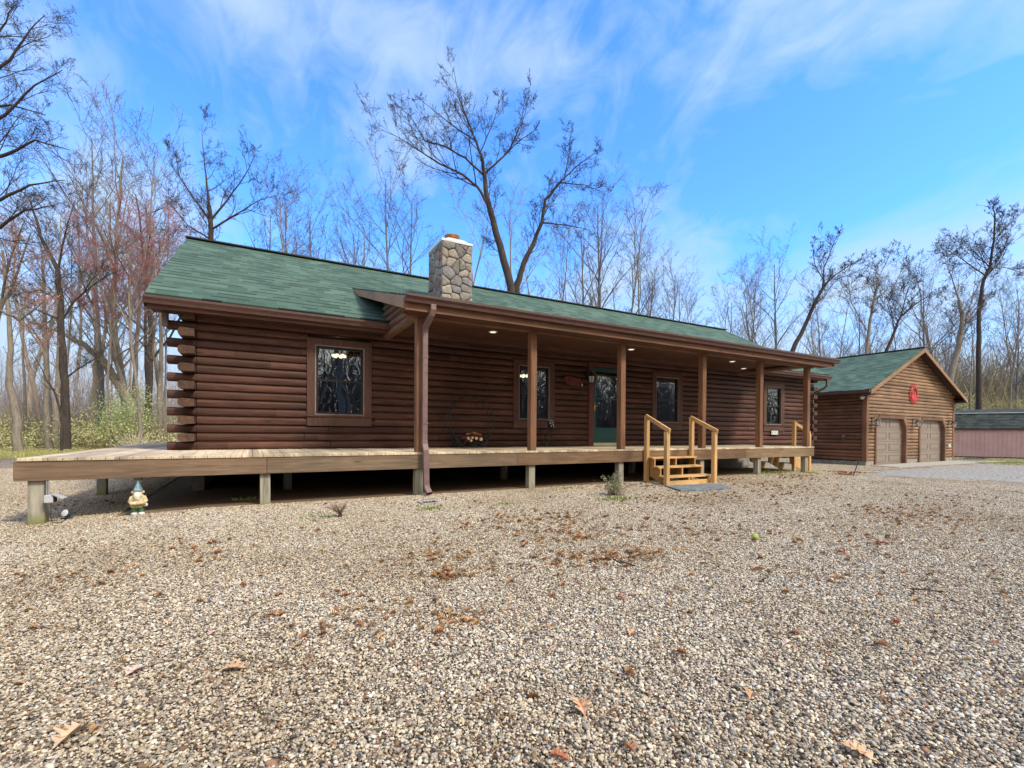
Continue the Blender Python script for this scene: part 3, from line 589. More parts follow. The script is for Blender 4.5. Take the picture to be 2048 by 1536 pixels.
mb = MB(); mb.box(PX0+.02, PYF-.03, PZF-.235, PX1-.25, PYF, PZF-.01); mb.build('porch_fascia', BEAM, cab)
# porch rake boards
for x in (PX0-.012, PX1-.03):
    mb = MB(); mb.prism([(PYF, PZF-.21), (PYF, PZF-.005), (ym, zm-.005), (ym-1.05, zm-.21-PS*.9+.02)], 'X', x, x+.035); mb.build('porch_rake_board', RAKE, cab)
# beams: front beam on the posts, side header logs
mb = MB(); mb.box(PX0+.12, .0, 3.112, 15.42, .14, 3.30); mb.build('porch_beam', BEAM, cab, bevel=.012)
HDRM = wood('weathered_header', (.24, .14, .09), (.13, .075, .045), 'Y')
for xs_ in (3.10, 15.09):
    mb = MB()
    for i, zz in enumerate((3.112, 3.262, 3.41, 3.56, 3.70, 3.84)):
        y1_ = W-.05; zt = zz+.15
        y0_ = .14 if i == 0 else max(.0, (zz+.15-.02-(PZF-.05))/PS+PYF)
        if y0_ < y1_:
            pr = [(xs_+.07+.09*math.sin(a), zz+.075-.075*math.cos(a)) for a in np.linspace(0, math.pi*2, 14, endpoint=False)]
            mb.prism(pr, 'Y', y0_, y1_)
    mb.build('porch_end_header', HDRM, cab)
mb = MB(); mb.box(3.2, .14, 3.262, 15.09, W-.06, 3.285)
for i in range(1, 17): pass
mb.build('porch_ceiling', CEIL, cab)
mb = MB(); mb.box(PX0+.04, PYF, 3.135, 15.7, .0, 3.155); mb.build('porch_soffit', CEIL, cab)
# posts
for i, x in enumerate([3.178, 5.506, 7.85, 10.533, 12.869, 15.155]):
    mb = MB(); mb.box(x-.07, .004, D, x+.07, .144, 3.112); mb.build('porch_post', POST, cab, bevel=.012)
# ceiling lights
for i, (x, y) in enumerate([(5.09, 1.0), (9.05, 1.04), (12.98, 1.0), (14.6, 1.75)]):
    t = thing('recessed_light', ['recessed porch ceiling light nearest the downspout', 'recessed porch ceiling light just right of the front door post', 'recessed porch ceiling light beyond the wooden steps', 'rearmost recessed porch ceiling light at the far end'][i], 'ceiling light', (x, y, 3.262), 'recessed lights in the porch ceiling')
    mb = MB(); mb.lathe([(.095, -.012), (.095, 0), (.07, 0), (.07, -.012)], (x, y, 3.262), 20); mb.build('trim_ring', WHITEP, t, True)
    mb = MB(); mb.lathe([(.066, -.020), (.066, -.013)], (x, y, 3.262), 18); mb.build('bulb', LITC, t)
# deck
DX0, DX1 = -1.946, 15.46
deck = cab
mb = MB(); x = DX0+.04; 
while x < DX1-.02:
    x1 = min(x+.135, DX1); y1 = W-.005 if (x1 > XL-.2) else 9.0
    mb.box(x, -.012+random.uniform(-.002, .002), D-.04, x1, y1, D+random.uniform(-.003, .002)); x += .14
mb.build('deck_boards', DECK, cab, bevel=.004)
rimx = [DX0, .80, 5.15, 9.4, 12.2, DX1]
rcols = [((.27, .18, .115), (.15, .095, .06)), ((.22, .155, .10), (.13, .09, .058)), ((.25, .155, .09), (.14, .085, .046)), ((.24, .14, .08), (.13, .075, .042)), ((.28, .19, .11), (.17, .115, .06))]
for i in range(5):
    mb = MB(); mb.box(rimx[i]+.002, 0, D-.286, rimx[i+1]-.002, .04, D-.043 if False else D-.002-.04); 
    mb.build('rim_joist', wood('rim_wood', *rcols[i], 'X', rough=.75), cab, bevel=.005)
mb = MB(); mb.box(DX0+.001, .042, D-.286, DX0+.041, 9.0, D-.045); mb.box(DX1-.041, .042, D-.286, DX1-.001, W-.1, D-.045); mb.box(DX0+.05, 8.95, D-.286, XL-.7, 9, D-.045)
x = DX0+.4
while x < DX1: mb.box(x, .05, D-.24, x+.04, W-.1 if x > XL-.3 else 8.9, D-.045); x += .406
mb.build('deck_joists', RIM, cab)
for x, y in [(-1.755, .05), (.78, .06), (3.178, .05), (5.506, .05), (7.85, .05), (10.533, .05), (12.869, .05), (15.155, .05), (-1.8, 3.1), (-1.8, 6.1), (1.2, 1.9), (5.9, 1.9), (10, 1.9)]:
    ww = .078 if y < 1 and x < 0 else .07
    mb = MB(); mb.box(x-ww, y, gz(x)-.1, x+ww, y+2*ww, D-.286); 
    o = mb.build('deck_leg', LEG, cab, bevel=.008)
    if x < -1.5 and y < 1: o['label'] = 'thick grey weathered post with mossy green base'
# windows
def window(a, b, c, d, parent):
    f = MB(); z0, z1 = c-.185, d+.13; z0 = min(z0, D+P*math.floor((z0+.045-D)/P)) if (z0-D)/P % 1 < .45 else z0; y0 = W-.07; y1 = W+.0
    f.box(a-TRW, y0, c, a, y1+.05, d); f.box(b, y0, c, b+TRW, y1+.05, d); f.box(a-TRW, y0-.004, d, b+TRW, y1+.05, z1); f.box(a-TRW, y0-.004, z0, b+TRW, y1+.05, c-.035)
    f.box(a-TRW-.012, y0-.03, c-.035, b+TRW+.012, y1+.05, c)
    fr = f.build('window', TRIM, parent, bevel=.004)
    s = MB(); e = .022
    s.box(a, y0+.01, c, a+e, W+.08, d); s.box(b-e, y0+.01, c, b, W+.08, d); s.box(a+e, y0+.01, d-e, b-e, W+.08, d); s.box(a+e, y0+.01, c, b-e, W+.08, c+e)
    s.build('window_edge', SASHL, fr)
    s = MB(); A, B, C, D_ = a+e, b-e, c+e, d-e; t = .045; mz = (C+D_)/2
    s.box(A, W-.01, C, A+t, W+.05, D_); s.box(B-t, W-.01, C, B, W+.05, D_); s.box(A+t, W-.01, D_-t, B-t, W+.05, D_); s.box(A+t, W-.01, C, B-t, W+.05, C+t); s.box(A+t, W-.015, mz-.018, B-t, W+.05, mz+.018)
    s.build('sash', SASH, fr)
    for z0_, z1_ in ((C+t, mz-.018), (mz+.018, D_-t)):
        g = MB(); g.add([(A+t, W+.02, z0_), (B-t, W+.02, z0_), (B-t, W+.02, z1_), (A+t, W+.02, z1_)], [(0, 1, 2, 3)]); g.build('pane', GLASS, fr)
    s = MB(); s.box(A+.02, W+.065, C+.02, A+.22, W+.10, D_-.02) if False else s.box(B-.27, W+.085, C+.02, B-.03, W+.11, D_-.02); s.build('curtain', plain('dark_curtain', (.03, .03, .045), .9), fr)
for wv in wins: window(*wv, cab)
# front door
mb = MB(); mb.box(8.71, W-.075, D, 8.87, W+.05, 2.955); mb.box(9.89, W-.075, D, 10.05, W+.05, 2.955); mb.box(8.69, W-.085, 2.955, 10.07, W+.05, 3.075)
dt = mb.build('door_frame', wood('door_trim', (.17, .06, .05), (.11, .036, .032), 'Z', knots=False), cab, bevel=.004)
mb = MB(); a, b = 8.885, 9.875; z0, z1 = D+.095, 2.94; t = .085
mb.box(a, W-.045, z0, a+t, W-.005, z1); mb.box(b-t, W-.045, z0, b, W-.005, z1); mb.box(a+t, W-.045, z1-.1, b-t, W-.005, z1); mb.box(a+t, W-.045, z0, b-t, W-.005, z0+.045)
mb.box(a+t, W-.045, 1.20, b-t, W-.005, 1.27); mb.box(a+t, W-.045, 2.06, b-t, W-.005, 2.10); mb.box(a+t, W-.032, z0+.045, b-t, W-.012, 1.20); mb.box(a+t+.03, W-.038, z0+.08, b-t-.03, W-.033, 1.165)
dr = mb.build('storm_door', TEAL, cab, bevel=.003)
for q0, q1 in ((1.27, 2.06), (2.10, z1-.1)):
    g = MB(); g.add([(a+t, W-.02, q0), (b-t, W-.02, q0), (b-t, W-.02, q1), (a+t, W-.02, q1)], [(0, 1, 2, 3)]); g.build('pane', GLASSD, dr)
mb = MB(); mb.box(a+.03, W-.056, 1.72, a+.06, W-.046, 2.0); mb.tube([(a+.045, W-.05, 1.87), (a+.045, W-.10, 1.87), (a+.10, W-.11, 1.868)], .012, 8); mb.ball((a+.045, W-.06, 1.94), .018, 6); mb.build('handle', BRASS, dr, True)
mb = MB(); mb.box(8.87, W-.10, D+.002, 9.89, W+.05, D+.09); mb.build('door_sill', CREAM, cab, bevel=.004)
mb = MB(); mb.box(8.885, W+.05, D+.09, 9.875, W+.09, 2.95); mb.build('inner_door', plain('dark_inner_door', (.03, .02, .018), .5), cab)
# downspout on the porch front
def rtube(mb_, pts_, wx=.083, wy=.062): 
    for p, q in zip(pts_[:-1], pts_[1:]): mb_.bar(p, q, wx, wy, up=(0, -1, 0))
mb = MB(); X = 3.235
def rect_sweep(mb_, pts_, wx, wy):
    vs = []; 
    for i, p in enumerate(pts_):
        p = Vector(p); d = (Vector(pts_[min(i+1, len(pts_)-1)])-Vector(pts_[max(i-1, 0)])).normalized(); s_ = Vector((1, 0, 0)); s_ = (s_-d*s_.dot(d)).normalized(); u = s_.cross(d)
        vs += [p+s_*a*wx/2+u*b_*wy/2 for a, b_ in ((-1, -1), (1, -1), (1, 1), (-1, 1))]
    fs = [(i*4+k, i*4+(k+1) % 4, i*4+4+(k+1) % 4, i*4+4+k) for i in range(len(pts_)-1) for k in range(4)]+[(3, 2, 1, 0)]
    mb_.add(vs, fs)
rect_sweep(mb, [(X+.03, -.385, 3.25), (X+.03, -.385, 3.17), (X+.02, -.35, 3.09), (X+.005, -.20, 2.99), (X, -.09, 2.93), (X, -.06, 2.84), (X, -.055, .95)], .09, .068)
ds = mb.build('downspout', DOWNS, cab, bevel=.006)
mb = MB(); rect_sweep(mb, [(X, -.055, .97), (X, -.06, .90), (X+.01, -.09, .80), (X+.015, -.10, .5), (X+.02, -.10, .2), (X+.03, -.12, .12), (X+.05, -.19, .05)], .098, .075); mb.build('downspout_elbow', DOWNS, ds, bevel=.006)
for z in (2.4, 1.25): mb = MB(); mb.box(X-.055, -.10, z, X+.055, -.0, z+.022); mb.build('downspout_strap', DOWNS, ds)
# downspout at the right end of the main eave
mb = MB(); rect_sweep(mb, [(19.75, EY-.06, 3.26), (19.75, EY-.06, 3.0), (19.72, EY-.0, 2.9), (19.6, EY+.3, 2.72), (19.55, EY+.35, 2.6), (19.55, EY+.35, .3)], .08, .06); mb.build('end_downspout', GUTT, cab, bevel=.006)
# odd vertical bracket at left corner under the eave
mb = MB(); mb.box(-.80, EY+.34, 2.95, -.70, EY+.46, 3.2); mb.build('eave_strut', wood('grey_strut', (.20, .16, .13), (.10, .08, .065), 'Z', knots=False), cab, bevel=.02)

# chimney: core, mortar, individually shaped stones in one mesh, cap and flue
CX0, CX1, CY0, CY1, CZ0, CZ1 = 4.80, 5.62, 3.30, 4.32, 4.05, 5.98
mb = MB(); mb.box(CX0+.03, CY0+.03, CZ0, CX1-.03, CY1-.03, CZ1-.02); ch = mb.build('chimney', MORTAR, cab)
mb = MB()
scol = [(.32, .285, .25), (.26, .235, .21), (.36, .31, .26), (.29, .275, .29), (.39, .345, .29), (.37, .20, .165), (.23, .21, .20), (.34, .27, .225), (.30, .265, .24)]
def stones(face, w0, w1):
    # fieldstone veneer: Voronoi cells of jittered seeds, each inset and domed
    area = (w1-w0)*(CZ1-CZ0); nseed = int(area/.048); sd_ = []
    tries = 0
    while len(sd_) < nseed and tries < 4000:
        p = (random.uniform(w0, w1), random.uniform(CZ0, CZ1)); tries += 1
        if all(((p[0]-q[0])/1.1)**2+((p[1]-q[1]))**2 > .135**2 for q in sd_): sd_.append(p)
    for p in sd_:
        poly = [(w0-.01, CZ0), (w1+.01, CZ0), (w1+.01, CZ1-.02), (w0-.01, CZ1-.02)]
        for q in sd_:
            if q is p: continue
            mx_, mz_, dx, dz = (p[0]+q[0])/2, (p[1]+q[1])/2, q[0]-p[0], q[1]-p[1]; out = []
            for i in range(len(poly)):
                A_, B_ = poly[i], poly[(i+1) % len(poly)]; fa = (A_[0]-mx_)*dx+(A_[1]-mz_)*dz; fb = (B_[0]-mx_)*dx+(B_[1]-mz_)*dz
                if fa <= 0: out.append(A_)
                if fa*fb < 0: t = fa/(fa-fb); out.append((A_[0]+(B_[0]-A_[0])*t, A_[1]+(B_[1]-A_[1])*t))
            poly = out
        cx_, cz_ = sum(a[0] for a in poly)/len(poly), sum(a[1] for a in poly)/len(poly); col = random.choice(scol); k = random.uniform(.8, 1.15); col = tuple(c*k for c in col)
        ring = []
        for i in range(len(poly)):        # round the corners a little
            A_, B_, C_ = poly[i-1], poly[i], poly[(i+1) % len(poly)]
            for t in (.3, .08): ring.append((B_[0]+(A_[0]-B_[0])*t, B_[1]+(A_[1]-B_[1])*t+(.0)))
            ring[-1] = (B_[0]*.9+(A_[0]+C_[0])*.05, B_[1]*.9+(A_[1]+C_[1])*.05); ring.append((B_[0]+(C_[0]-B_[0])*.22, B_[1]+(C_[1]-B_[1])*.22))
        def ins(r_, d_): 
            o_ = []
            for x_, z_ in r_: l_ = math.hypot(x_-cx_, z_-cz_)+1e-6; f = max(.2, 1-d_/l_); o_.append((cx_+(x_-cx_)*f, cz_+(z_-cz_)*f))
            return o_
        n = len(ring); hgt = random.uniform(.035, .06)
        def P3(a_, z_, d_):
            return {'F': (a_, CY0+.03-d_, z_), 'B': (a_, CY1-.03+d_, z_), 'L': (CX0+.03-d_, a_, z_), 'R': (CX1-.03+d_, a_, z_)}[face]
        r0_, r1_, r2_ = ins(ring, .002), ins(ring, .009), ins(ring, .045)
        V = [P3(a[0], a[1], 0) for a in r0_]+[P3(a[0], a[1], hgt*.75) for a in r1_]+[P3(a[0], a[1], hgt+random.uniform(-.01, .006)) for a in r2_]+[P3(cx_, cz_, hgt+random.uniform(-.01, .01))]
        F = [(i, (i+1) % n, n+(i+1) % n, n+i) for i in range(n)]+[(n+i, n+(i+1) % n, 2*n+(i+1) % n, 2*n+i) for i in range(n)]+[(2*n+i, 2*n+(i+1) % n, 3*n) for i in range(n)]
        mb.add(V, F, 0, col)
stones('F', CX0, CX1); stones('L', CY0, CY1); stones('R', CY0, CY1); stones('B', CX0, CX1)
mb.build('fieldstone_face', STONE, ch, smooth=True, tint=True)
mb = MB(); zf = PZF+.29*(CY0-PYF)+.03; mb.prism([(CY0-.10, zf-.03), (CY0-.10, zf+.012), (CY0-.035, zf+.035), (CY0-.035, zf+.10), (CY0-.028, zf+.10), (CY0-.02, zf-.03)], 'X', CX0-.05, CX1+.05); mb.build('flashing', plain('dull_flashing', (.10, .10, .09), .6, metal=.3), ch)
mb = MB(); mb.box(CX0-.02, CY0-.02, CZ1-.02, CX1+.02, CY1+.02, CZ1+.05)
mb.prism([(CX0+.02, CZ1+.05), (CX1-.02, CZ1+.05), (CX1-.2, CZ1+.12), (CX0+.2, CZ1+.12)], 'Y', CY0+.05, CY1-.05); mb.build('cap', WHITEM, ch, bevel=.015)
mb = MB(); mb.lathe([(.19, -.05), (.195, .05), (.185, .14), (.20, .19), (.16, .20), (.15, .1), (.01, .09)], ((CX0+CX1)/2+.0, CY0+.36, CZ1+.1), 24); mb.build('flue', TERRA, ch, True)

# ================================================================== things on the porch
def lantern(x, y, z, label, s=1., group=None, frost=FROST, metal=BLACKM):
    t = thing('wall_lantern', label, 'lantern', (x, y, z), group)
    mb = MB(); mb.box(x-.05*s, y-.02, z-.02*s, x+.05*s, y, z+.16*s); mb.tube([(x, y-.01, z+.12*s), (x, y-.08*s, z+.17*s), (x, y-.15*s, z+.12*s)], .009*s, 8)
    mb.build('bracket', metal, t, bevel=.003)
    mb = MB(); c = (x, y-.15*s, z)
    mb.lathe([(.015*s, .12*s), (.03*s, .10*s), (.095*s, .045*s), (.10*s, .03*s)], c, 6); mb.lathe([(.06*s, -.13*s), (.065*s, -.115*s)], c, 6)
    for k in range(6): a_ = k*math.pi/3; mb.tube([(c[0]+.085*s*math.cos(a_), c[1]+.085*s*math.sin(a_), z+.035*s), (c[0]+.06*s*math.cos(a_), c[1]+.06*s*math.sin(a_), z-.12*s)], .005*s, 4)
    mb.build('lantern_cap', metal, t)
    mb = MB(); mb.lathe([(.052*s, -.115*s), (.075*s, .03*s)], c, 6); mb.build('glass', frost, t)
    return t
lantern(8.66, W-.06, 2.62, 'black wall lantern beside the teal front door', 1.15)
# reddish plaque left of the door
t = thing('welcome_plaque', 'carved reddish wooden plaque hanging on the wall left of the front door', 'sign', (8.14, W-.07, 2.5))
mb = MB(); n = 36; ring = []
for i in range(n):
    a_ = 2*math.pi*i/n; e_ = 3.5; rr = 1/((abs(math.cos(a_))**e_+abs(math.sin(a_))**e_)**(1/e_)); rr *= 1+.05*math.sin(a_*7+1); ring.append((8.16+.27*rr*math.cos(a_)+.02*math.sin(a_*2), 2.51+.115*rr*math.sin(a_)-.03*math.cos(a_)))
mb.prism(ring, 'Y', W-.085, W-.062); mb.build('board', plain('plaque_red', (.16, .035, .03), .6, .3), t, bevel=.006)
mb = MB()
for r_, z_, h_ in ((0, 2.56, .02), (1, 2.515, .015), (2, 2.475, .012)):
    x = 8.03+.01*r_
    while x < 8.30:
        wd = random.uniform(.012, .03); mb.tube([(x, W-.09, z_-h_), (x+wd*.5, W-.09, z_+h_*random.uniform(.3, 1)), (x+wd, W-.09, z_-h_*random.uniform(.2, 1))], .003, 4); x += wd*1.15
mb.build('carved_lettering', plain('plaque_lettering', (.30, .13, .11), .6), t)
tag_o = MB(); tag_o.tube([(8.47, W-.07, 2.39), (8.47, W-.07, 2.46)], .016, 8); tag(tag_o.build('thermometer', WHITEP), 'small white cylinder fixed on the wall between plaque and lantern', 'thermometer')
# house number plate below the far window
t = thing('number_plaque', 'white house number plate hanging below the far window', 'sign', (17.19, W-.075, 1.18))
mb = MB(); 
for i in range(4): mb.prism([(17.0+i*.1, 1.11), (17.093+i*.1, 1.11), (17.093+i*.1, 1.235), (17.07+i*.1, 1.25), (17.02+i*.1, 1.25), (17.0+i*.1, 1.235)], 'Y', W-.09, W-.072)
mb.build('tile', WHITEP, t)
mb = MB(); mb.box(16.98, W-.098, 1.095, 17.42, W-.07, 1.108); mb.tube([(16.985, W-.085, 1.1), (16.985, W-.085, 1.3)], .006, 6); mb.tube([(17.41, W-.085, 1.1), (17.41, W-.085, 1.3)], .006, 6); mb.tube([(16.985, W-.085, 1.29), (17.1, W-.085, 1.27), (17.2, W-.085, 1.29), (17.3, W-.085, 1.27), (17.41, W-.085, 1.29)], .006, 6)
mb.build('iron_frame', BLACKM, t)
y_ = W-.093; NUMM = plain('numeral_paint', (.08, .07, .06), .6)
for st in ([(17.035, 1.21), (17.055, 1.17), (17.065, 1.14)], [(17.13, 1.215), (17.15, 1.18)], [(17.215, 1.215), (17.265, 1.215), (17.235, 1.15)], [(17.345, 1.2), (17.355, 1.14)]): mb = MB(); mb.tube([(a_, y_, b_) for a_, b_ in st], .006, 5); mb.build('numeral', NUMM, t)
# firewood ring
t = thing('firewood_rack', 'round black iron hoop rack with scrolled base standing against the log wall', 'firewood rack', (5.04, W-.32, D))
mb = MB(); yc = W-.32; cx_, cz_, rr = 5.04, D+.63, .55
for yo in (-.12, .12):
    mb.tube([(cx_+rr*math.cos(a_), yc+yo, cz_+rr*math.sin(a_)) for a_ in np.linspace(-math.pi*.28, math.pi*1.28, 40)], .013, 6)
for a_ in np.linspace(-.6, math.pi+.6, 5): mb.tube([(cx_+rr*math.cos(a_), yc-.12, cz_+rr*math.sin(a_)), (cx_+rr*math.cos(a_), yc+.12, cz_+rr*math.sin(a_))], .007, 5)
mb.build('hoop', BLACKM, t, True)
mb = MB()
for yo in (-.14, .14):
    for sx_ in (-.25, .0, .25):
        r0 = .135 if sx_ else .10; c_ = (cx_+sx_*1.05, D+.018+r0)
        mb.tube([(c_[0]+(r0*(1-.55*i/26))*math.cos(-1.57+i*.36*(1 if sx_ >= 0 else -1)), yc+yo, c_[1]+(r0*(1-.55*i/26))*math.sin(-1.57+i*.36*(1 if sx_ >= 0 else -1))) for i in range(27)], .011, 6)
    mb.tube([(cx_-.42, yc+yo, D+.30), (cx_-.36, yc+yo, D+.10), (cx_-.2, yc+yo, D+.02), (cx_+.2, yc+yo, D+.02), (cx_+.36, yc+yo, D+.10), (cx_+.42, yc+yo, D+.30)], .012, 6)
for xx in (-.3, 0, .3): mb.tube([(cx_+xx, yc-.14, D+.06), (cx_+xx, yc+.14, D+.06)], .009, 5)
mb.build('scroll_base', BLACKM, t, True)
bk_ = plain('firewood_bark', (.30, .13, .06), .9, .4, nscale=16, bmp=.5); cut = plain('firewood_cut_end', (.75, .58, .40), .8, .12)
fl_ = [('round', -.13, .22, .035, 'smaller round firewood log at the left of the pile'), ('round', -.06, .17, .032, 'lowest pale ended firewood log'), ('round', -.03, .235, .03, 'firewood log with pale round end left of centre'), ('round', .07, .22, .038, 'firewood log with pale round end in the middle'), ('round', .19, .20, .042, 'largest round firewood log at the right')]
for i, (_, xx, zz, r_, lb) in enumerate(fl_):
    tt = thing('firewood_log', lb+' in the hoop rack', 'log', (cx_+xx, yc, D+zz), 'firewood in the hoop rack')
    mb = MB(); mb.tube([(cx_+xx, yc-.20, D+zz), (cx_+xx, yc, D+zz+.004), (cx_+xx, yc+.18, D+zz)], r_, 12); mb.build('bark', bk_, tt, True)
    mb = MB(); mb.tube([(cx_+xx, yc-.203, D+zz), (cx_+xx, yc-.199, D+zz)], r_*.93, 12); mb.build('cut_end', cut, tt)
for i, (p, q, r_, lb) in enumerate([((-.12, -.05, .31), (.2, .03, .33), .03, 'split brown log lying across the firewood, upper left'), ((.02, -.12, .345), (.26, -.05, .27), .032, 'split brown log slanting down to the right on the firewood'), ((.0, .05, .27), (.33, .08, .30), .035, 'split brown log lying behind the round firewood')]):
    mb = MB(); a_ = Vector((cx_+p[0], yc+p[1], D+p[2])); b_ = Vector((cx_+q[0], yc+q[1], D+q[2])); mb.tube([a_, a_.lerp(b_, .5)+Vector((0, 0, .01)), b_], r_, 5); tag(mb.build('firewood_log', bk_, bevel=.004), lb, 'log', 'firewood in the hoop rack')
# folding bistro table + jar
tx, ty = 7.12, W-.47
t = thing('folding_table', 'small round black folding bistro table beside the second porch post', 'table', (tx, ty, D))
mb = MB(); mb.lathe([(.24, .465), (.245, .475), (.24, .485)], (tx, ty, D), 32); mb.build('table_top', BLACKM, t)
for s_ in (-1, 1):
    mb = MB()
    for yo in (-.12, .12): mb.tube([(tx-.18*s_, ty+yo, D+.46), (tx+.19*s_, ty+yo*1.2, D+.005)], .011, 6)
    mb.tube([(tx+.14*s_, ty-.14, D+.09), (tx+.14*s_, ty+.14, D+.09)], .009, 6); mb.build('leg', BLACKM, t)
mb = MB(); mb.tube([(tx-.09, ty-.05, D+.44)]+[(tx+.09*math.cos(a_), ty-.05, D+.24-.06*math.sin(a_)) for a_ in np.linspace(math.pi, 0, 9)[0:0]]+[(tx-.07, ty-.05, D+.28), (tx, ty-.05, D+.22), (tx+.07, ty-.05, D+.28), (tx+.05, ty-.05, D+.45)], .007, 6); mb.build('brace', BLACKM, t)
t = thing('ceramic_jar', 'small black and white patterned lidded jar on the folding table', 'jar', (tx+.05, ty-.02, D+.487))
mb = MB(); c_ = (tx+.05, ty-.02, D+.487); mb.lathe([(.055, 0), (.07, .02), (.075, .12), (.062, .16), (.065, .165)], c_, 20); mb.build('body', plain('jar_black', (.02, .02, .025), .2, spec=.6), t, True)
mb = MB(); mb.lathe([(.07, .165), (.06, .185), (.012, .195), (.014, .22), (.004, .228)], c_, 20); mb.build('lid', plain('jar_lid_grey', (.25, .26, .28), .3), t, True)
mb = MB()
for a_, z_ in ((-1.9, .04), (-1.2, .08), (-2.2, .11), (-1.5, .13), (-.9, .03)): mb.ball((c_[0]+.072*math.cos(a_), c_[1]+.072*math.sin(a_), c_[2]+z_), (.017, .009, .012), 5)
mb.build('white_pattern', WHITEP, t)
# alarm/flood lamp under left eave
t = thing('alarm_light', 'round red warning light on a white box under the left eave', 'light', (-.02, W-.12, 3.15))
p_ = onY(378, 618, W-.15)
t.location = p_
mb = MB(); mb.box(p_[0]-.05, p_[1]-.0, p_[2]-.05, p_[0]+.09, p_[1]+.12, p_[2]+.045); mb.build('housing', plain('aged_white_housing', (.5, .42, .35), .5), t, bevel=.006)
mb = MB(); mb.ball((p_[0]-.02, p_[1]-.03, p_[2]+.005), (.07, .05, .055), 8); mb.build('lens', REDG, t, True)
# lamps inside behind the glass
def flushlamp(px_, py_, Y, label):
    q = onY(px_, py_, Y); t = thing('ceiling_lamp', label, 'lamp', q)
    mb = MB()
    for k in range(6): a_ = k*math.pi/3; mb.ball((q[0]+.12*math.cos(a_), q[1]+.12*math.sin(a_), q[2]), (.05, .05, .04), 6)
    mb.build('shade', LITW, t, True); mb = MB(); mb.tube([(q[0], q[1], q[2]), (q[0], q[1], 3.42)], .012, 6); mb.build('stem', BRASS, t)
flushlamp(678, 712, W+1.4, 'glowing cluster ceiling lamp seen through the window nearest the camera')
flushlamp(1047, 752, W+1.4, 'glowing ceiling lamp seen through the window behind the second porch post')

# ================================================================== steps
def steps(label, x0, x1, sk, loc, flip=False):
    t = thing('wooden_steps', label, 'steps', loc)
    return t
def SX(x, y): return x+.38*y
t = steps('light new wooden steps with two handrails in front of the porch', 0, 0, 0, (9.2, -.5, 0))
x0, x1 = 8.60, 10.0
tr_z = [.575, .385, .195]; tr_y = [(-.29, -.02), (-.56, -.27), (-.84, -.55)]
for i, (zz, (ya, yb)) in enumerate(zip(tr_z, tr_y)):
    mb = MB()
    for (p, q) in ((ya, (ya+yb)/2-.004), ((ya+yb)/2+.004, yb)):
        mb.prism([(SX(x0-.03, q), q), (SX(x0-.03, p), p), (SX(x1+.03, p), p), (SX(x1+.03, q), q)], 'Z', zz-.036, zz)
    mb.build('tread', NEWX, t, bevel=.004)
for xs_ in (x0+.02, (x0+x1)/2, x1-.06):
    mb = MB(); pr = [(-.005, D-.30), (-.005, .54), (-.29, .54), (-.29, .35), (-.56, .35), (-.56, .16), (-.84, .16), (-.84, .0), (-.72, .0), (-.005, D-.60)]
    V = [(SX(xs_, y), y, z) for y, z in pr]+[(SX(xs_+.04, y), y, z) for y, z in pr]; n = len(pr)
    mb.add(V, [tuple(range(n)), tuple(range(n, 2*n))[::-1]]+[(i, n+i, n+(i+1) % n, (i+1) % n) for i in range(n)]); mb.build('stringer', wood('stringer_wood', (.60, .33, .13), (.42, .21, .075), 'Y', rough=.6), t)
mb = MB(); mb.prism([(SX(x0, -.86), -.86), (SX(x1, -.86), -.86), (SX(x1, -.82), -.82), (SX(x0, -.82), -.82)], 'Z', .0, .10); mb.build('kick_board', NEWX, t)
for xs_ in (x0-.09, x1+.0):
    mb = MB(); xa = SX(xs_, -.095); mb.box(xa, -.095, 0, xa+.09, -.006, 1.52); mb.build('back_post', NEWW, t, bevel=.004)
    mb = MB(); xb = SX(xs_, -1.0); mb.box(xb, -1.0, 0, xb+.09, -.91, 1.15); mb.build('front_post', NEWW, t, bevel=.004)
    mb = MB(); mb.bar((xa+.045, -.02, 1.515), (xb+.045, -1.03, 1.165), .045, .09); mb.build('handrail', wood('rail_wood', (.66, .42, .19), (.50, .29, .11), 'Y'), t, bevel=.004)
# stone paver at the foot
mb = MB(); q = [onZ(a_, b_, .03) for a_, b_ in [(1330, 972), (1362, 982), (1464, 977), (1442, 968)]]
n = 20; mb.prism([(p[0], p[1]) for p in q][::1], 'Z', .0, .045); tag(mb.build('stepping_stone', SLAB, bevel=.012), 'flat grey stone paver lying at the foot of the wooden steps', 'paving stone')
# second steps at the right end of the deck, descending to the right
t = thing('wooden_steps', 'wooden side steps going down from the far right end of the deck', 'steps', (16, 1.3, 0))
ex = DX1+.01
for i in range(3):
    mb = MB(); mb.box(ex+.28*i, .72, .575-.19*i-.036, ex+.28*(i+1)+.02, 2.1, .575-.19*i); mb.build('tread', wood('weathered_tread', (.6, .5, .38), (.42, .34, .25), 'Y'), t)
for yy_ in (.70, 1.4, 2.05):
    mb = MB(); mb.prism([(ex, .54), (ex+.28, .54), (ex+.28, .35), (ex+.56, .35), (ex+.56, .16), (ex+.84, .16), (ex+.84, gz(16.3)), (ex+.72, gz(16.3)), (ex, .2)], 'Y', yy_, yy_+.04); mb.build('stringer', NEWX, t)
for xx, zt in ((ex+.02, 1.52), (ex+.86, 1.15)):
    mb = MB(); mb.box(xx, .60, gz(xx)-.02, xx+.09, .69, zt); mb.build('post', NEWW, t, bevel=.004)
mb = MB(); mb.bar((ex+.02, .645, 1.50), (ex+.95, .645, 1.17), .045, .09); mb.build('handrail', NEWX, t, bevel=.004)

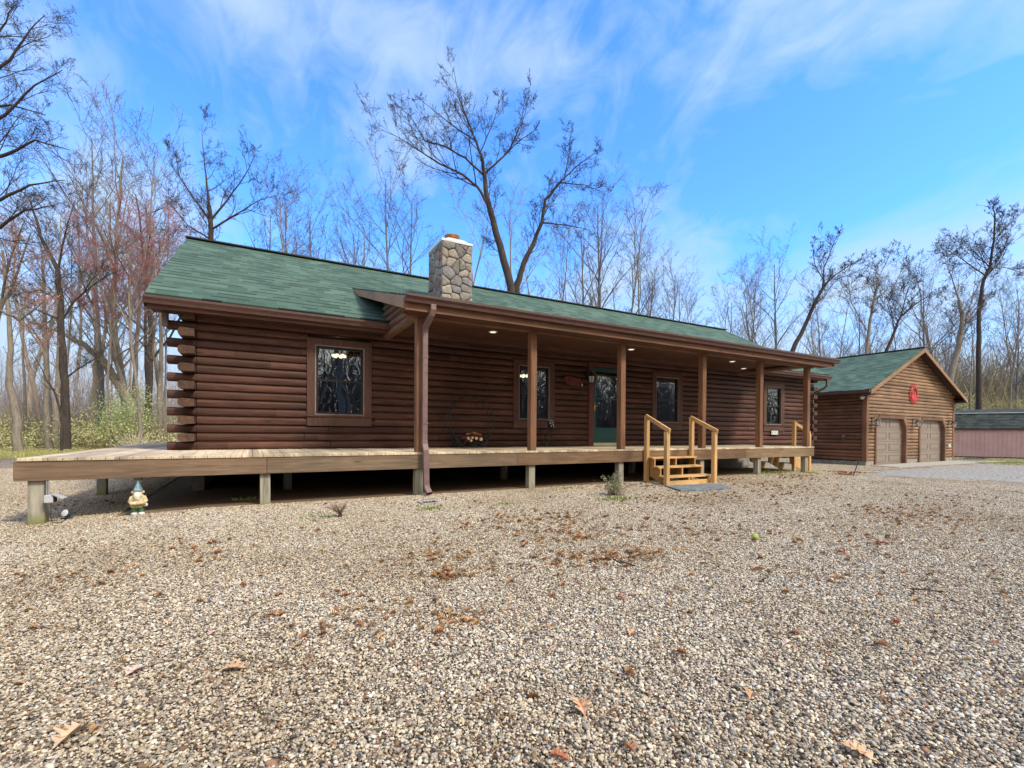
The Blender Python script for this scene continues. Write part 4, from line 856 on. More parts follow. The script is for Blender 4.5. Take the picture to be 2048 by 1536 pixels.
# ================================================================== small things on the ground
# outlet box on the first deck post
pb = onY(98, 998, -.03)
t = thing('outlet_box', 'grey outdoor outlet box with its cover flipped open on the mossy deck post', 'outlet box', (pb[0], pb[1], pb[2]))
mb = MB(); x, y, z = pb; mb.box(x-.04, y-.03, z-.045, x+.045, y+.06, z+.05); mb.build('box', GREYP, t, bevel=.006)
mb = MB(); mb.bar((x+.045, y+.0, z+.065), (x+.16, y-.02, z-.0), .09, .025, up=(0, 0, 1)); mb.build('flipped_cover', plain('cover_light_grey', (.42, .43, .45), .4), t, bevel=.005)
mb = MB(); mb.box(x+.046, y-.02, z-.04, x+.062, y+.05, z+.04); mb.build('socket', BLACKM, t)
mb = MB(); mb.tube([(x-.01, y+.02, z+.04), (x-.01, y+.02, D-.29)], .009, 6); mb.tube([(x-.028, y+.02, z+.04), (x-.028, y+.02, D-.29)], .007, 6); mb.build('conduit', STEEL, t)
g_ = pix2g(134, 1040); GZ1 = g_[2]
mb = MB(); mb.tube([(x+.02, y+.0, z-.045), (x+.015, y, .10+GZ1), (x+.04, y-.03, .03+GZ1), (x+.12, y-.05, .022+GZ1), ((x+g_[0])/2+.05, g_[1]-.02, .02+GZ1), (g_[0]-.05, g_[1], .03+GZ1)], .006, 6)
tag(mb.build('power_cable', BLACKM, None, True), 'black cable running from the outlet box to the ground spotlight', 'cable')
t = thing('ground_spotlight', 'small dark spotlight with white face on the gravel by the mossy deck post', 'spotlight', (g_[0], g_[1], GZ1))
mb = MB(); dv = Vector((-.55, -.75, .35)).normalized(); c_ = Vector((g_[0], g_[1], .085+GZ1)); mb.tube([c_-dv*.035, c_+dv*.0, c_+dv*.03], [.03, .05, .053], 16); mb.tube([(g_[0]+.02, g_[1]+.01, .07+GZ1), (g_[0]+.02, g_[1]+.01, -.02+GZ1)], .012, 6); mb.box(g_[0]-.02, g_[1]-.02, GZ1, g_[0]+.055, g_[1]+.04, .035+GZ1)
mb.build('housing', plain('spot_housing_teal_grey', (.05, .09, .11), .4), t, False)
mb = MB(); mb.tube([c_+dv*.028, c_+dv*.036, c_+dv*.044], [.049, .045, .02], 16); mb.build('lens', WHITEP, t)
# gnome
g_ = pix2g(276, 1030); gx, gy, GZ0 = g_[0], g_[1], g_[2]
t = thing('garden_gnome', 'painted garden gnome in blue pointed hat and green trousers under the deck edge', 'gnome', (gx, gy, GZ0))
cdir = Vector((CAM[0]-gx, CAM[1]-gy, 0)).normalized(); sdir = Vector((-cdir.y, cdir.x, 0))
def G(a_, f_, z_): v = Vector((gx, gy, 0))+sdir*a_*.82+cdir*f_*.82; return (v.x, v.y, z_+GZ0)
YEL = plain('gnome_yellow_coat', (.62, .50, .28), .5, .35, nscale=22); GRN = plain('gnome_green', (.10, .24, .12), .5, .3); BLU = plain('gnome_blue_hat', (.22, .36, .42), .5, .5, nscale=26); WHB = plain('gnome_beard', (.72, .68, .55), .6, .25, nscale=30); SKN = plain('gnome_skin', (.62, .42, .26), .5, .2); PAL_ = plain('gnome_shoes', (.6, .62, .62), .5)
mb = MB()
mb.lathe([(.05, .10), (.082, .115), (.088, .16), (.082, .22), (.064, .265), (.045, .285), (.02, .29)], (gx, gy, GZ0), 22)
for s_ in (-1, 1):
    mb.tube([G(.07*s_, 0, .25), G(.098*s_, .03, .19), G(.075*s_, .095, .165), G(.02*s_, .115, .17)], [.028, .03, .026, .022], 10)
mb.build('coat', YEL, t, True)
mb = MB()
for s_ in (-1, 1): mb.tube([G(.04*s_, 0, .13), G(.043*s_, .01, .04)], [.036, .032], 12)
mb.build('trousers', GRN, t, True)
mb = MB()
for s_ in (-1, 1): mb.ball(G(.048*s_, .04, .022), (.038, .05, .024), 6)
mb.build('shoe', PAL_, t, True)
mb = MB(); mb.ball(G(0, .0, .30), (.052, .052, .056), 9); mb.ball(G(0, .062, .305), .015, 6)
for s_ in (-1, 1): mb.ball(G(.066*s_, 0, .31), (.02, .016, .022), 5)
mb.build('head', SKN, t, True)
mb = MB(); mb.ball(G(0, .107, .165), (.036, .03, .022), 6); mb.build('folded_hands', SKN, t, True)
mb = MB(); mb.tube([G(0, .045, .30), G(0, .075, .26), G(0, .085, .22), G(0, .085, .19)], [.05, .055, .04, .012], 12, flat=.7); mb.tube([G(-.03, .062, .292), G(0, .07, .297), G(.03, .062, .292)], .011, 6); mb.build('beard', WHB, t, True)
mb = MB()
for s_ in (-1, 1): mb.ball(G(.022*s_, .056, .318), .006, 5)
mb.build('eye', BLACKM, t)
mb = MB(); mb.lathe([(.054, .325), (.056, .335), (.046, .36), (.030, .40), (.015, .435), (.004, .462)], (gx, gy, GZ0), 18); mb.build('hat', BLU, t, True)
mb = MB(); mb.ball(G(.10, .06, .14), .026, 6); mb.build('ball', WHB, t, True)
# splash block / drain grate below the downspout
q = onZ(858, 1008, .0)
t = thing('drain_grate', 'small square drain grate with white frame in the gravel below the downspout', 'drain', (q[0], q[1], 0))
mb = MB(); a_ = .13
for (p, r_) in (((-a_, -a_), (a_, -a_)), ((a_, -a_), (a_, a_)), ((a_, a_), (-a_, a_)), ((-a_, a_), (-a_, -a_))): mb.bar((q[0]+p[0], q[1]+p[1], .025), (q[0]+r_[0], q[1]+r_[1], .025), .028, .03)
mb.build('frame', plain('pale_drain_frame', (.45, .42, .36), .7), t); mb = MB()
for i in range(5): mb.bar((q[0]-.1+i*.05, q[1]-a_, .022), (q[0]-.1+i*.05, q[1]+a_, .022), .014, .012)
mb.build('bars', BLACKM, t); mb = MB(); mb.box(q[0]-a_+.01, q[1]-a_+.01, .012, q[0]+a_-.01, q[1]+a_-.01, .016); mb.build('basin', plain('drain_dark', (.01, .01, .01), .9), t)
# conduit pole by garage
GX, GY, GW, GB_ = 24.67, 2.72, 9.28, -.25
qz = pix2g(1687, 928); X, Y = 24.2, 4.35
q = onD(1687, 900, 1); 
tpole = (Vector(CAM.tolist()), Vector(ray(1687, 928).tolist()))
pp = onY(1687, 928, 3.6)
X, Y = pp[0], 3.6
t = thing('utility_stub', 'slim white conduit pipe with a grey box on top beside the garage wall', 'conduit', (X, Y, gz(X)))
ztop = onY(1687, 870, Y)[2]
mb = MB(); mb.tube([(X, Y, gz(X)-.05), (X, Y, ztop-.1)], .032, 10); mb.build('pipe', WHITEP, t, True)
mb = MB(); mb.box(X-.06, Y-.05, ztop-.2, X+.06, Y+.05, ztop); mb.build('box', GREYP, t, bevel=.01)
# leaning iron stake
a_ = pix2g(1705, 953); b_ = onY(1716, 925, a_[1])
mb = MB(); mb.tube([(a_[0], a_[1], a_[2]-.05), (b_[0], b_[1], b_[2])], .013, 6); mb.tube([(b_[0], b_[1], b_[2]), (b_[0]+.05, b_[1], b_[2]+.06), (b_[0]+.10, b_[1], b_[2]+.03)], .008, 5); mb.ball((b_[0]+.02, b_[1], b_[2]-.0), .028, 5)
tag(mb.build('iron_stake', BLACKM, None), 'thin black iron garden stake leaning in the gravel before the garage', 'stake')
# tennis ball
q = pix2g(1510, 1081); mb = MB(); mb.ball((q[0], q[1], q[2]+.035), .034, 9); tag(mb.build('tennis_ball', plain('tennis_yellow_green', (.36, .48, .09), .9, .15, nscale=60), None, True), 'lime green tennis ball lying alone on the gravel', 'ball')

# ================================================================== GARAGE
gar = thing('garage', 'log sided double garage with green roof standing right of the cabin', 'garage', (GX, GY, GB_))
GP = .16; GWALL = 3.10; gcx = GX+GW/2; gr_z = 5.35; gsl = (gr_z-3.06)/(GW/2+.55)
gd = [(25.52, 28.36), (29.92, 32.78)]; gdz0, gdz1 = GB_, 1.90
mb = MB(); n_c = int((gr_z-GB_-.2)/GP)+1
z = GB_+.2
while z < gr_z-.1:
    def lim(zz):
        if zz <= 3.0: return (GX+.10, GX+GW-.10)
        h = (gr_z-.04-zz)/gsl; return (gcx-h, gcx+h)
    a0, a1 = lim(z); b0, b1 = lim(z+GP)
    if a1-a0 < .2 or b1-b0 < .05: break
    if z < 3.0 <= z+GP: b0, b1 = a0, a1
    sp = [(a0, a1, b0, b1)]
    if z < gdz1+.12:
        o_ = []; edges = [a0]+[e for (c, d) in gd for e in (c-.13, d+.13)]+[a1]
        sp = [(edges[i], edges[i+1], edges[i], edges[i+1]) for i in range(0, len(edges), 2)]
    for (l0, l1, t0, t1) in sp: course(mb, (0, GY), (1, 0), (0, -1), 0, GP-.004, .055, z, l0=l0, l1=l1, lt0=t0, lt1=t1, depth=.05)
    z += GP
# corner infill logs above the clipped door corners handled by trim
mb.build('front_log_siding', GLOG, gar)
mb = MB(); mbr = MB(); z = GB_+.2
while z < 3.05:
    course(mb, (GX, 0), (0, 1), (-1, 0), 0, GP-.004, .055, z, l0=GY+.02, l1=GY+9, depth=.05); course(mbr, (GX+GW, 0), (0, 1), (1, 0), 0, GP-.004, .055, z, l0=GY+.02, l1=GY+9, depth=.05); z += GP
mb.build('side_log_siding', GLOGY, gar); mbr.build('side_log_siding', GLOGY, gar)
mb = MB(); mb.box(GX+.06, GY+.06, GB_+.1, GX+.16, GY+9, 3.05); mb.box(GX+GW-.16, GY+.06, GB_+.1, GX+GW-.06, GY+9, 3.05); mb.prism([(GX+.06, GB_), (GX+GW-.06, GB_), (GX+GW-.06, 3.0), (gcx, gr_z-.15), (GX+.06, 3.0)], 'Y', GY+8.9, GY+9)
mb.box(GX+.1, GY+.3, 1.98, GX+GW-.1, GY+.34, 3.0); mb.build('inner_wall', DARKROOM, gar)
mb = MB()
for a_, b_ in ((GX-.01, 25.37), (28.51, 29.77), (32.93, GX+GW+.01)): mb.box(a_, GY-.03, GB_-.2, b_, GY+.15, GB_+.2)
mb.box(GX-.01, GY+.15, GB_-.2, GX+.14, GY+9, GB_+.17); mb.box(GX+GW-.14, GY+.15, GB_-.2, GX+GW+.01, GY+9, GB_+.2); mb.build('foundation', FOUND, gar)
mb = MB(); mb.box(GX-.075, GY-.075, GB_+.2, GX+.10, GY+.02, 3.02); mb.box(GX-.075, GY+.02, GB_+.2, GX-.0, GY+.10, 3.02); mb.box(GX+GW-.10, GY-.075, GB_+.2, GX+GW+.075, GY+.02, 3.02); mb.build('corner_trim', wood('garage_trim', (.26, .13, .07), (.18, .085, .045), 'Z', knots=False), gar)
GT = wood('garage_door_trim', (.20, .105, .07), (.14, .07, .045), 'Z', knots=False)
for (a, b) in gd:
    mb = MB(); y0, y1 = GY-.09, GY+.14; c = .42
    mb.box(a-.13, y0, GB_, a, y1, gdz1-c); mb.box(b, y0, GB_, b+.13, y1, gdz1-c); 
    mb.prism([(a-.13, gdz1-c), (a, gdz1-c), (a+c*.72, gdz1), (a+c*.62, gdz1+.13)], 'Y', y0, y1); mb.prism([(b, gdz1-c), (b+.13, gdz1-c), (b-c*.62, gdz1+.13), (b-c*.72, gdz1)], 'Y', y0, y1)
    mb.prism([(a+c*.72, gdz1), (b-c*.72, gdz1), (b-c*.62, gdz1+.13), (a+c*.62, gdz1+.13)], 'Y', y0, y1); mb.build('door_trim', GT, gar)
    mb = MB(); 
    for k in range(2):   # siding returns in the clipped corners
        pass
    mb.prism([(a-.13, gdz1-c), (a+c*.62, gdz1+.13), (a-.13, gdz1+.13)], 'Y', GY-.05, GY+.1); mb.prism([(b+.13, gdz1-c), (b+.13, gdz1+.13), (b-c*.62, gdz1+.13)], 'Y', GY-.05, GY+.1); mb.build('corner_siding', GLOG, gar)
    mb = MB(); nrow = 4; hh = (gdz1-GB_)/nrow; yd = GY+.10
    mb.box(a-.02, yd, GB_+.005, b+.02, yd+.04, gdz1+.02)
    for r_ in range(nrow):
        mb.box(a-.01, yd-.012, GB_+hh*r_+.012, b+.01, yd, GB_+hh*(r_+1)-.012)
        for k in range(4 if False else 2):
            ww = (b-a)/2; xa, xb = a+ww*k+.14, a+ww*(k+1)-.14; za, zb = GB_+hh*r_+.11, GB_+hh*(r_+1)-.11
            mb.box(xa, yd-.028, za, xb, yd-.012, za+.02); mb.box(xa, yd-.028, zb-.02, xb, yd-.012, zb); mb.box(xa, yd-.028, za+.02, xa+.02, yd-.012, zb-.02); mb.box(xb-.02, yd-.028, za+.02, xb, yd-.012, zb-.02)
            mb.box(xa+.06, yd-.022, za+.06, xb-.06, yd-.012, zb-.06)
    mb.build('garage_door', GDOOR, gar)
x0, x1, zE = GX-.55, GX+GW+.55, 3.02
yF, yB = GY-.42, GY+9.4; zE = gr_z-gsl*(gcx-x0)
groof = slab_uv('roof', [[(x0, yB, zE+.06), (x0, yF, zE+.06), (gcx, yF, gr_z+.06), (gcx, yB, gr_z+.06)], [(x1, yF, zE+.06), (x1, yB, zE+.06), (gcx, yB, gr_z+.06), (gcx, yF, gr_z+.06)]], SHING, gar, .05)
groof.data.transform(Matrix.Translation((-GX, -GY, -GB_)))
mb = MB()
for s_ in (-1, 1):
    xe = x0 if s_ < 0 else x1
    V = [(xe, yF-.03, zE-.17), (xe, yF, zE-.17), (xe, yF, zE+.008), (xe, yF-.03, zE+.008), (gcx, yF-.03, gr_z-.17), (gcx, yF, gr_z-.17), (gcx, yF, gr_z+.008), (gcx, yF-.03, gr_z+.008)]
    mb.add(V, [(0, 3, 2, 1), (4, 5, 6, 7), (0, 1, 5, 4), (1, 2, 6, 5), (2, 3, 7, 6), (3, 0, 4, 7)])
mb.build('rake_board', wood('garage_rake', (.36, .21, .12), (.26, .145, .08), 'X', knots=False), gar)
mb = MB()
for s_ in (-1, 1):
    xe = x0 if s_ < 0 else x1
    V = [(xe, yF, zE-.02), (xe, GY+.0, zE-.02), (gcx, GY+.0, gr_z-.02), (gcx, yF, gr_z-.02)]; mb.add(V, [(0, 1, 2, 3)])
    xw = GX if s_ < 0 else GX+GW; mb.box(min(xe, xw), yF+.0, zE-.17, max(xe, xw), yB, zE-.15)
mb.build('soffit', DARKSOF, gar)
for xa_, xb_ in ((x0-.01, x0+.02), (x1-.02, x1+.01)): mb = MB(); mb.box(xa_, yF, zE-.15, xb_, yB, zE+.02); mb.build('eave_fascia', GUTT, gar)
mb = MB(); mb.prism([(yF, zE+.03), (yF, zE-.09), (yB, zE-.09), (yB, zE+.03)], 'X', x0-.12, x0-.012); mb.build('gutter', GUTT, gar)
mb = MB(); mb.bar((gcx, yF-.02, gr_z+.07), (gcx, yB, gr_z+.07), .26, .03); mb.build('ridge_cap', plain('garage_ridge', (.10, .08, .07), .9), gar)
BRZ = plain('lantern_bronze', (.09, .06, .045), .5)
for px_, lb in ((25.15, 'wall lantern on the garage corner left of the first garage door'), (29.15, 'wall lantern between the two garage doors'), (33.35, 'wall lantern right of the second garage door')):
    lantern(px_, GY-.05, 1.72, lb, 1.45, 'wall lanterns on the garage', FROST, BRZ)
# white dome light at left wall top corner + small white outlet on right
t = thing('dome_light', 'small white dome light under the left garage eave', 'light', (GX-.2, GY+.05, 2.80)); mb = MB(); mb.ball((GX-.2, GY+.05, 2.80), .09, 8); mb.build('dome', WHITEP, t, True); mb = MB(); mb.box(GX-.24, GY+.0, 2.86, GX-.05, GY+.1, 2.9); mb.build('bracket', BRZ, t)
q = onY(1897, 892, GY-.06); t = thing('outlet_cover', 'small white outlet cover low on the right of the garage front', 'outlet cover', q); mb = MB(); mb.box(q[0]-.08, GY-.13, q[2]-.08, q[0]+.08, GY-.05, q[2]+.1); mb.build('cover', WHITEP, t, bevel=.02); mb = MB(); mb.box(q[0]-.12, GY-.09, q[2]-.1, q[0]-.08, GY-.05, q[2]+.1); mb.build('plate', GREYP, t)
# red metal ornament on gable
oc = onY(1828, 788, GY-.09); t = thing('metal_ornament', 'round red metal wall ornament with cut out rim on the garage gable', 'wall ornament', oc)
mb = MB(); cx_, cz_ = oc[0], oc[2]; Ro = .42; yo = GY-.10
for k in range(22):
    a_ = 2*math.pi*k/22; mb.prism([(cx_+(Ro-.11)*math.cos(a_-.05), cz_+(Ro-.11)*math.sin(a_-.05)), (cx_+(Ro-.11)*math.cos(a_+.05), cz_+(Ro-.11)*math.sin(a_+.05)), (cx_+(Ro+.02)*math.cos(a_+.14), cz_+(Ro+.02)*math.sin(a_+.14)), (cx_+(Ro+.07)*math.cos(a_+.06), cz_+(Ro+.07)*math.sin(a_+.06)), (cx_+(Ro+.0)*math.cos(a_-.03), cz_+(Ro+.0)*math.sin(a_-.03))], 'Y', yo, yo+.012)
mb.tube([(cx_+(Ro-.10)*math.cos(a_), yo+.005, cz_+(Ro-.10)*math.sin(a_)) for a_ in np.linspace(0, 2*math.pi, 40)], .022, 6)
mb.build('rim', REDM, t)
mb = MB(); mb.prism([(cx_+(Ro-.11)*math.cos(a_), cz_+(Ro-.11)*math.sin(a_)) for a_ in np.linspace(math.pi*1.08, math.pi*1.92, 16)]+[(cx_+.26, cz_-.05), (cx_-.26, cz_-.05)], 'Y', yo, yo+.012)
mb.prism([(cx_-.18, cz_-.06), (cx_-.02, cz_-.06), (cx_-.02, cz_+.10), (cx_-.10, cz_+.18), (cx_-.18, cz_+.10)], 'Y', yo+.002, yo+.014); mb.prism([(cx_+.06, cz_-.06), (cx_+.20, cz_-.06), (cx_+.20, cz_+.05), (cx_+.13, cz_+.1), (cx_+.06, cz_+.05)], 'Y', yo+.002, yo+.014)
mb.bar((cx_-.3, yo+.006, cz_+.03), (cx_-.12, yo+.006, cz_+.26), .012, .03); mb.build('cutout_scene', REDM, t)

# ================================================================== SHED
zs = -.6
def atz(px_, py_): return onZ(px_, py_, zs)
A, B = atz(1860, 912.8), atz(2110, 919.0); dirs = Vector((B[0]-A[0], B[1]-A[1], 0)); Ls = dirs.length; dirs.normalize(); nrm = Vector((dirs.y, -dirs.x, 0))
if nrm.dot(Vector((CAM[0]-A[0], CAM[1]-A[1], 0))) < 0: nrm = -nrm
shed = thing('shed', 'long low shed with pink metal siding and dark green roof beyond the garage', 'shed', (A[0], A[1], zs))
def SP(l, d, z): return (A[0]+dirs.x*l-nrm.x*d, A[1]+dirs.y*l-nrm.y*d, z)
mA = onD(1905, 857, 1); 
def height(px_, yb, yt): # metres between two rows at ground point
    g = atz(px_, 915.5); z_ = (g-CAM)@Fv; return (yb-yt)/FPX*z_
hw = height(1970, 915.5, 857); hr = height(1970, 857, 823)
m, nt_, b_, o_ = newmat('pink_metal_siding', .55, .3)
mp = objmap(nt_); n_ = nd(nt_, 'ShaderNodeTexNoise', i_Scale=1.2, i_Detail=4.); nt_.links.new(mp.outputs[0], n_.inputs[0]); r_ = ramp(nt_, [(.3, (.50, .32, .30)), (.7, (.60, .39, .365))]); nt_.links.new(n_.outputs[0], r_.inputs[0]); nt_.links.new(r_.outputs[0], b_.inputs['Base Color']); PINK = m
mb = MB(); l = 0.
prof = []
while l < Ls: prof += [(l, 0), (l+.19, 0), (l+.205, -.02), (l+.235, -.02), (l+.25, 0)]; l += .25
for (l0, d0), (l1, d1) in zip(prof[:-1], prof[1:]):
    mb.add([SP(l0, d0, zs+.05), SP(l1, d1, zs+.05), SP(l1, d1, zs+hw), SP(l0, d0, zs+hw)], [(0, 1, 2, 3)])
mb.add([SP(0, 0, zs), SP(0, 4, zs), SP(0, 4, zs+hw), SP(0, 1.9, zs+hw+hr), SP(0, 0, zs+hw)], [(0, 1, 2, 3, 4)]); mb.add([SP(Ls, 0, zs), SP(Ls, 4, zs), SP(Ls, 4, zs+hw), SP(Ls, 1.9, zs+hw+hr), SP(Ls, 0, zs+hw)], [(0, 1, 2, 3, 4)]); mb.add([SP(0, 4, zs), SP(Ls, 4, zs), SP(Ls, 4, zs+hw), SP(0, 4, zs+hw)], [(0, 1, 2, 3)])
mb.build('wall', PINK, shed)
mb = MB(); mb.bar(SP(0, .03, zs+.03), SP(Ls, .03, zs+.03), .1, .1); mb.build('skid', plain('dark_skid', (.04, .03, .025), .9), shed)
q = [[SP(-.1, -.15, zs+hw-.02), SP(Ls+.1, -.15, zs+hw-.02), SP(Ls+.1, .55, zs+hw+hr*.9), SP(-.1, .55, zs+hw+hr*.9)], [SP(-.1, .55, zs+hw+hr*.9), SP(Ls+.1, .55, zs+hw+hr*.9), SP(Ls+.1, 2.0, zs+hw+hr*1.18), SP(-.1, 2.0, zs+hw+hr*1.18)], [SP(Ls+.1, 4.1, zs+hw), SP(-.1, 4.1, zs+hw), SP(-.1, 2.0, zs+hw+hr*1.18), SP(Ls+.1, 2.0, zs+hw+hr*1.18)]]
ro = slab_uv('roof', q, SHINGD, shed, .03); ro.data.transform(Matrix.Translation((-A[0], -A[1], -zs)))
mb = MB(); mb.bar(SP(-.1, -.17, zs+hw-.06), SP(Ls+.1, -.17, zs+hw-.06), .04, .12); mb.build('eave_board', plain('shed_eave', (.06, .045, .04), .8), shed)
mb = MB(); mb.bar(SP(-.1, .55, zs+hw+hr*.9+.03), SP(Ls+.1, .55, zs+hw+hr*.9+.03), .12, .05); mb.build('roof_break_flashing', WHITEM, shed)

# ================================================================== TREES
class TG:
    """grows branches as polylines; levels 0/1 go to the trunk mesh, the rest to the crown mesh"""
    def __init__(s, r, mn=.0055): s.r = r; s.tr = []; s.cr = []; s.mn = mn
    def line(s, p, d, length, r0, r1, n, wob=.12, up=.0, droop=0):
        P_ = [np.array(p, float)]; R = [r0]; d = np.array(d, float); d /= np.linalg.norm(d)
        for i in range(n):
            d = d+s.r.normal(0, wob, 3)+np.array([0, 0, up-droop*i/n]); d /= np.linalg.norm(d); P_.append(P_[-1]+d*length/n); R.append(r0+(r1-r0)*((i+1)/n)**.8)
        return P_, R
    def kids(s, P_, R, lev, cnt, t0, lratio, length, ang, maxlev, up, ratio=.62):
        r = s.r; n = len(P_)-1
        for c in range(cnt):
            t = t0+(1-t0)*((c+r.uniform(0, .9))/cnt); i = min(int(t*n), n-1); f = t*n-i; p = P_[i]*(1-f)+P_[i+1]*f; ax = P_[i+1]-P_[i]; ax = ax/np.linalg.norm(ax)
            v = r.normal(size=3); v -= ax*v@ax; v /= np.linalg.norm(v); a = R_(r.uniform(ang[0], ang[1])); d = ax*math.cos(a)+v*math.sin(a)
            rr = (R[i]*(1-f)+R[i+1]*f); l = length*lratio*r.uniform(.65, 1.15)*(1.05-.55*t if lev == 1 else 1-.35*t)
            r0 = max(min(rr*ratio, l*.0135), s.mn*1.3); nn = {1: 6, 2: 5, 3: 4}.get(lev, 3)
            Q, RQ = s.line(p, d, l, r0, max(r0*.32, s.mn), nn, {1: .10, 2: .15}.get(lev, .2), up if lev < 4 else up*.5)
            (s.tr if lev == 1 else s.cr).append((Q, RQ, {1: 6, 2: 4}.get(lev, 3)))
            if lev < maxlev:
                c2 = {1: s.b2, 2: s.b3, 3: s.b4}[lev]
                s.kids(Q, RQ, lev+1, c2, .18, {1: .55, 2: .58, 3: .6}[lev], l, (22, 60), maxlev, up, ratio)
    def grow(s, H, r0, fork=.35, nb=9, b2=6, b3=6, b4=4, lean=(0, 0), maxlev=4, spread=(25, 55), up=.09, crook=.06):
        s.b2, s.b3, s.b4 = b2, b3, b4
        P_, R = s.line((0, 0, -.2), (lean[0], lean[1], 1), H*1.02, r0, r0*.12, 11, crook, .05)
        s.tr.append((P_, R, 9)); s.kids(P_, R, 1, nb, fork, .42, H, spread, maxlev, up)
    @staticmethod
    def mesh(lines, name, mat):
        Vs = []; Fs = []; o = 0
        for P_, R, n in lines:
            P_ = np.array(P_); m = len(P_); d = np.gradient(P_, axis=0); d /= np.linalg.norm(d, axis=1)[:, None]+1e-9
            ref = np.array([.31, .77, .55]); u = np.cross(d, ref); u /= np.linalg.norm(u, axis=1)[:, None]+1e-9; v = np.cross(d, u); a = np.arange(n)*2*math.pi/n
            V = P_[:, None]+(u[:, None]*np.cos(a)[None, :, None]+v[:, None]*np.sin(a)[None, :, None])*np.array(R)[:, None, None]; Vs.append(V.reshape(-1, 3))
            i = np.arange(m-1)[:, None]*n; k = np.arange(n)[None]; k2 = (k+1) % n; Fs.append(np.stack([i+k, i+k2, i+n+k2, i+n+k], -1).reshape(-1, 4)+o); o += m*n
        V = np.concatenate(Vs); F = np.concatenate(Fs); me = bpy.data.meshes.new(name); me.vertices.add(len(V)); me.vertices.foreach_set('co', V.astype('f').ravel()); me.loops.add(len(F)*4); me.loops.foreach_set('vertex_index', F.astype('i').ravel()); me.polygons.add(len(F))
        me.polygons.foreach_set('loop_start', np.arange(0, len(F)*4, 4, dtype='i')); me.polygons.foreach_set('loop_total', np.full(len(F), 4, 'i')); me.update(calc_edges=True); me.materials.append(mat); me.shade_smooth(); return me
def mk_tree(g, name, label, loc, mt, mc, group=None, rz=0, s=1.):
    t = thing(name, label, 'tree', loc, group); t.rotation_euler.z = rz; t.scale = (s, s, s)
    for nm, ls, m in (('trunk', g.tr, mt), ('crown', g.cr, mc)):
        if ls: o = bpy.data.objects.new(nm, TG.mesh(ls, nm, m)); sc.collection.objects.link(o); o.parent = t
    return t
def cp_tree(src, label, loc, rz, s, group):
    c = src.copy(); sc.collection.objects.link(c); c.location = loc; c.rotation_euler = (0, 0, rz); c.scale = s if hasattr(s, '__len__') else (s, s, s); c['label'] = label; c['group'] = group
    for ch_ in list(src.children): d = ch_.copy(); sc.collection.objects.link(d); d.parent = c
    return c

def guided(name, label, base_px, depth, stems, seed, mt, mc, b=(6, 6, 5), side=.30, up=.08, thick=.85, group=None, maxlev=4, yb=None):
    """hero tree: stems are photo polylines [(px,py,r_m[,ddepth])...] at a given forward depth"""
    r = np.random.default_rng(seed); g = TG(r, depth*.00017); g.b2, g.b3, g.b4 = b
    base = onD(base_px, 880, depth); loc = np.array([base[0], base[1], gz(base[0])]); first = True
    for st in stems:
        P_ = []; R = []
        for k, q in enumerate(st):
            dd = q[3] if len(q) > 3 else 0
            P_.append(onD(q[0], q[1], depth+dd)-loc); R.append(q[2]*thick)
        # resample with wobble
        Q = []; RQ = []
        for i in range(len(P_)-1):
            for f in (0, .33, .66): Q.append(P_[i]*(1-f)+P_[i+1]*f+r.normal(0, .02+.25*R[i], 3)*(f > 0)*.5); RQ.append(R[i]*(1-f)+R[i+1]*f)
        Q.append(P_[-1]); RQ.append(R[-1]); g.tr.append((Q, RQ, 8))
        L_ = sum(np.linalg.norm(Q[i+1]-Q[i]) for i in range(len(Q)-1)); t0 = .45 if first else .12
        if first: Q[0] = np.array([Q[0][0], Q[0][1], -.2]) if abs(Q[0][2]) < 1.5 else Q[0]
        cnt = max(7, int(L_*(1-t0)*(2.3 if not first else 1.6)))
        g.kids(Q, RQ, 1, cnt, t0, side*(1.75 if not first else 1.), L_ if not first else L_*.62, (22, 58), maxlev, up, .55); first = False
    return mk_tree(g, name, label, loc, mt, mc, group)
DK, GRB, PLB, TNB, RDB, BLB = (BARK[k] for k in ('dark', 'grey', 'pale', 'tan', 'red', 'blue'))
guided('bare_tree', 'tall dark leaning bare tree rising behind the roof right of the chimney', 1052, 24, [
    [(1052, 880, .36), (1040, 700, .31), (1022, 575, .27), (1000, 490, .23), (980, 420, .19), (970, 358, .14), (966, 323, .11)],
    [(966, 323, .09), (952, 282, .07), (935, 241, .05), (918, 197, .03), (908, 141, .012)],
    [(978, 412, .10), (955, 374, .085), (925, 349, .07), (880, 328, .055), (840, 302, .035), (790, 271, .02), (745, 252, .01)],
    [(966, 349, .07), (930, 315, .06), (890, 293, .05), (850, 282, .04), (820, 232, .02), (803, 219, .01)],
    [(972, 345, .08), (1000, 319, .06), (1020, 297, .05), (1032, 271, .035), (1050, 228, .02), (1058, 180, .01)],
    [(952, 282, .05), (915, 258, .035), (870, 223, .02), (835, 193, .01)], [(1000, 319, .045), (1040, 280, .03), (1075, 258, .015)], [(960, 306, .04), (985, 249, .03), (1005, 184, .012)]], 5, DK, DK, (6, 5, 4), side=.23, thick=.76)
guided('bare_tree', 'second bare tree behind the roof curving up to the right', 1062, 25.5, [
    [(1058, 880, .30), (1040, 640, .22), (1032, 575, .20), (1048, 525, .17), (1070, 480, .13), (1084, 445, .11), (1090, 400, .09), (1120, 365, .07)],
    [(1120, 365, .05), (1150, 335, .04), (1180, 312, .02), (1206, 300, .01)], [(1128, 360, .045), (1138, 310, .03), (1142, 262, .012)], [(1084, 445, .05), (1130, 450, .03), (1180, 460, .01)], [(1120, 365, .04), (1170, 370, .025), (1205, 385, .01)]], 8, DK, DK, (6, 5, 4), side=.3)
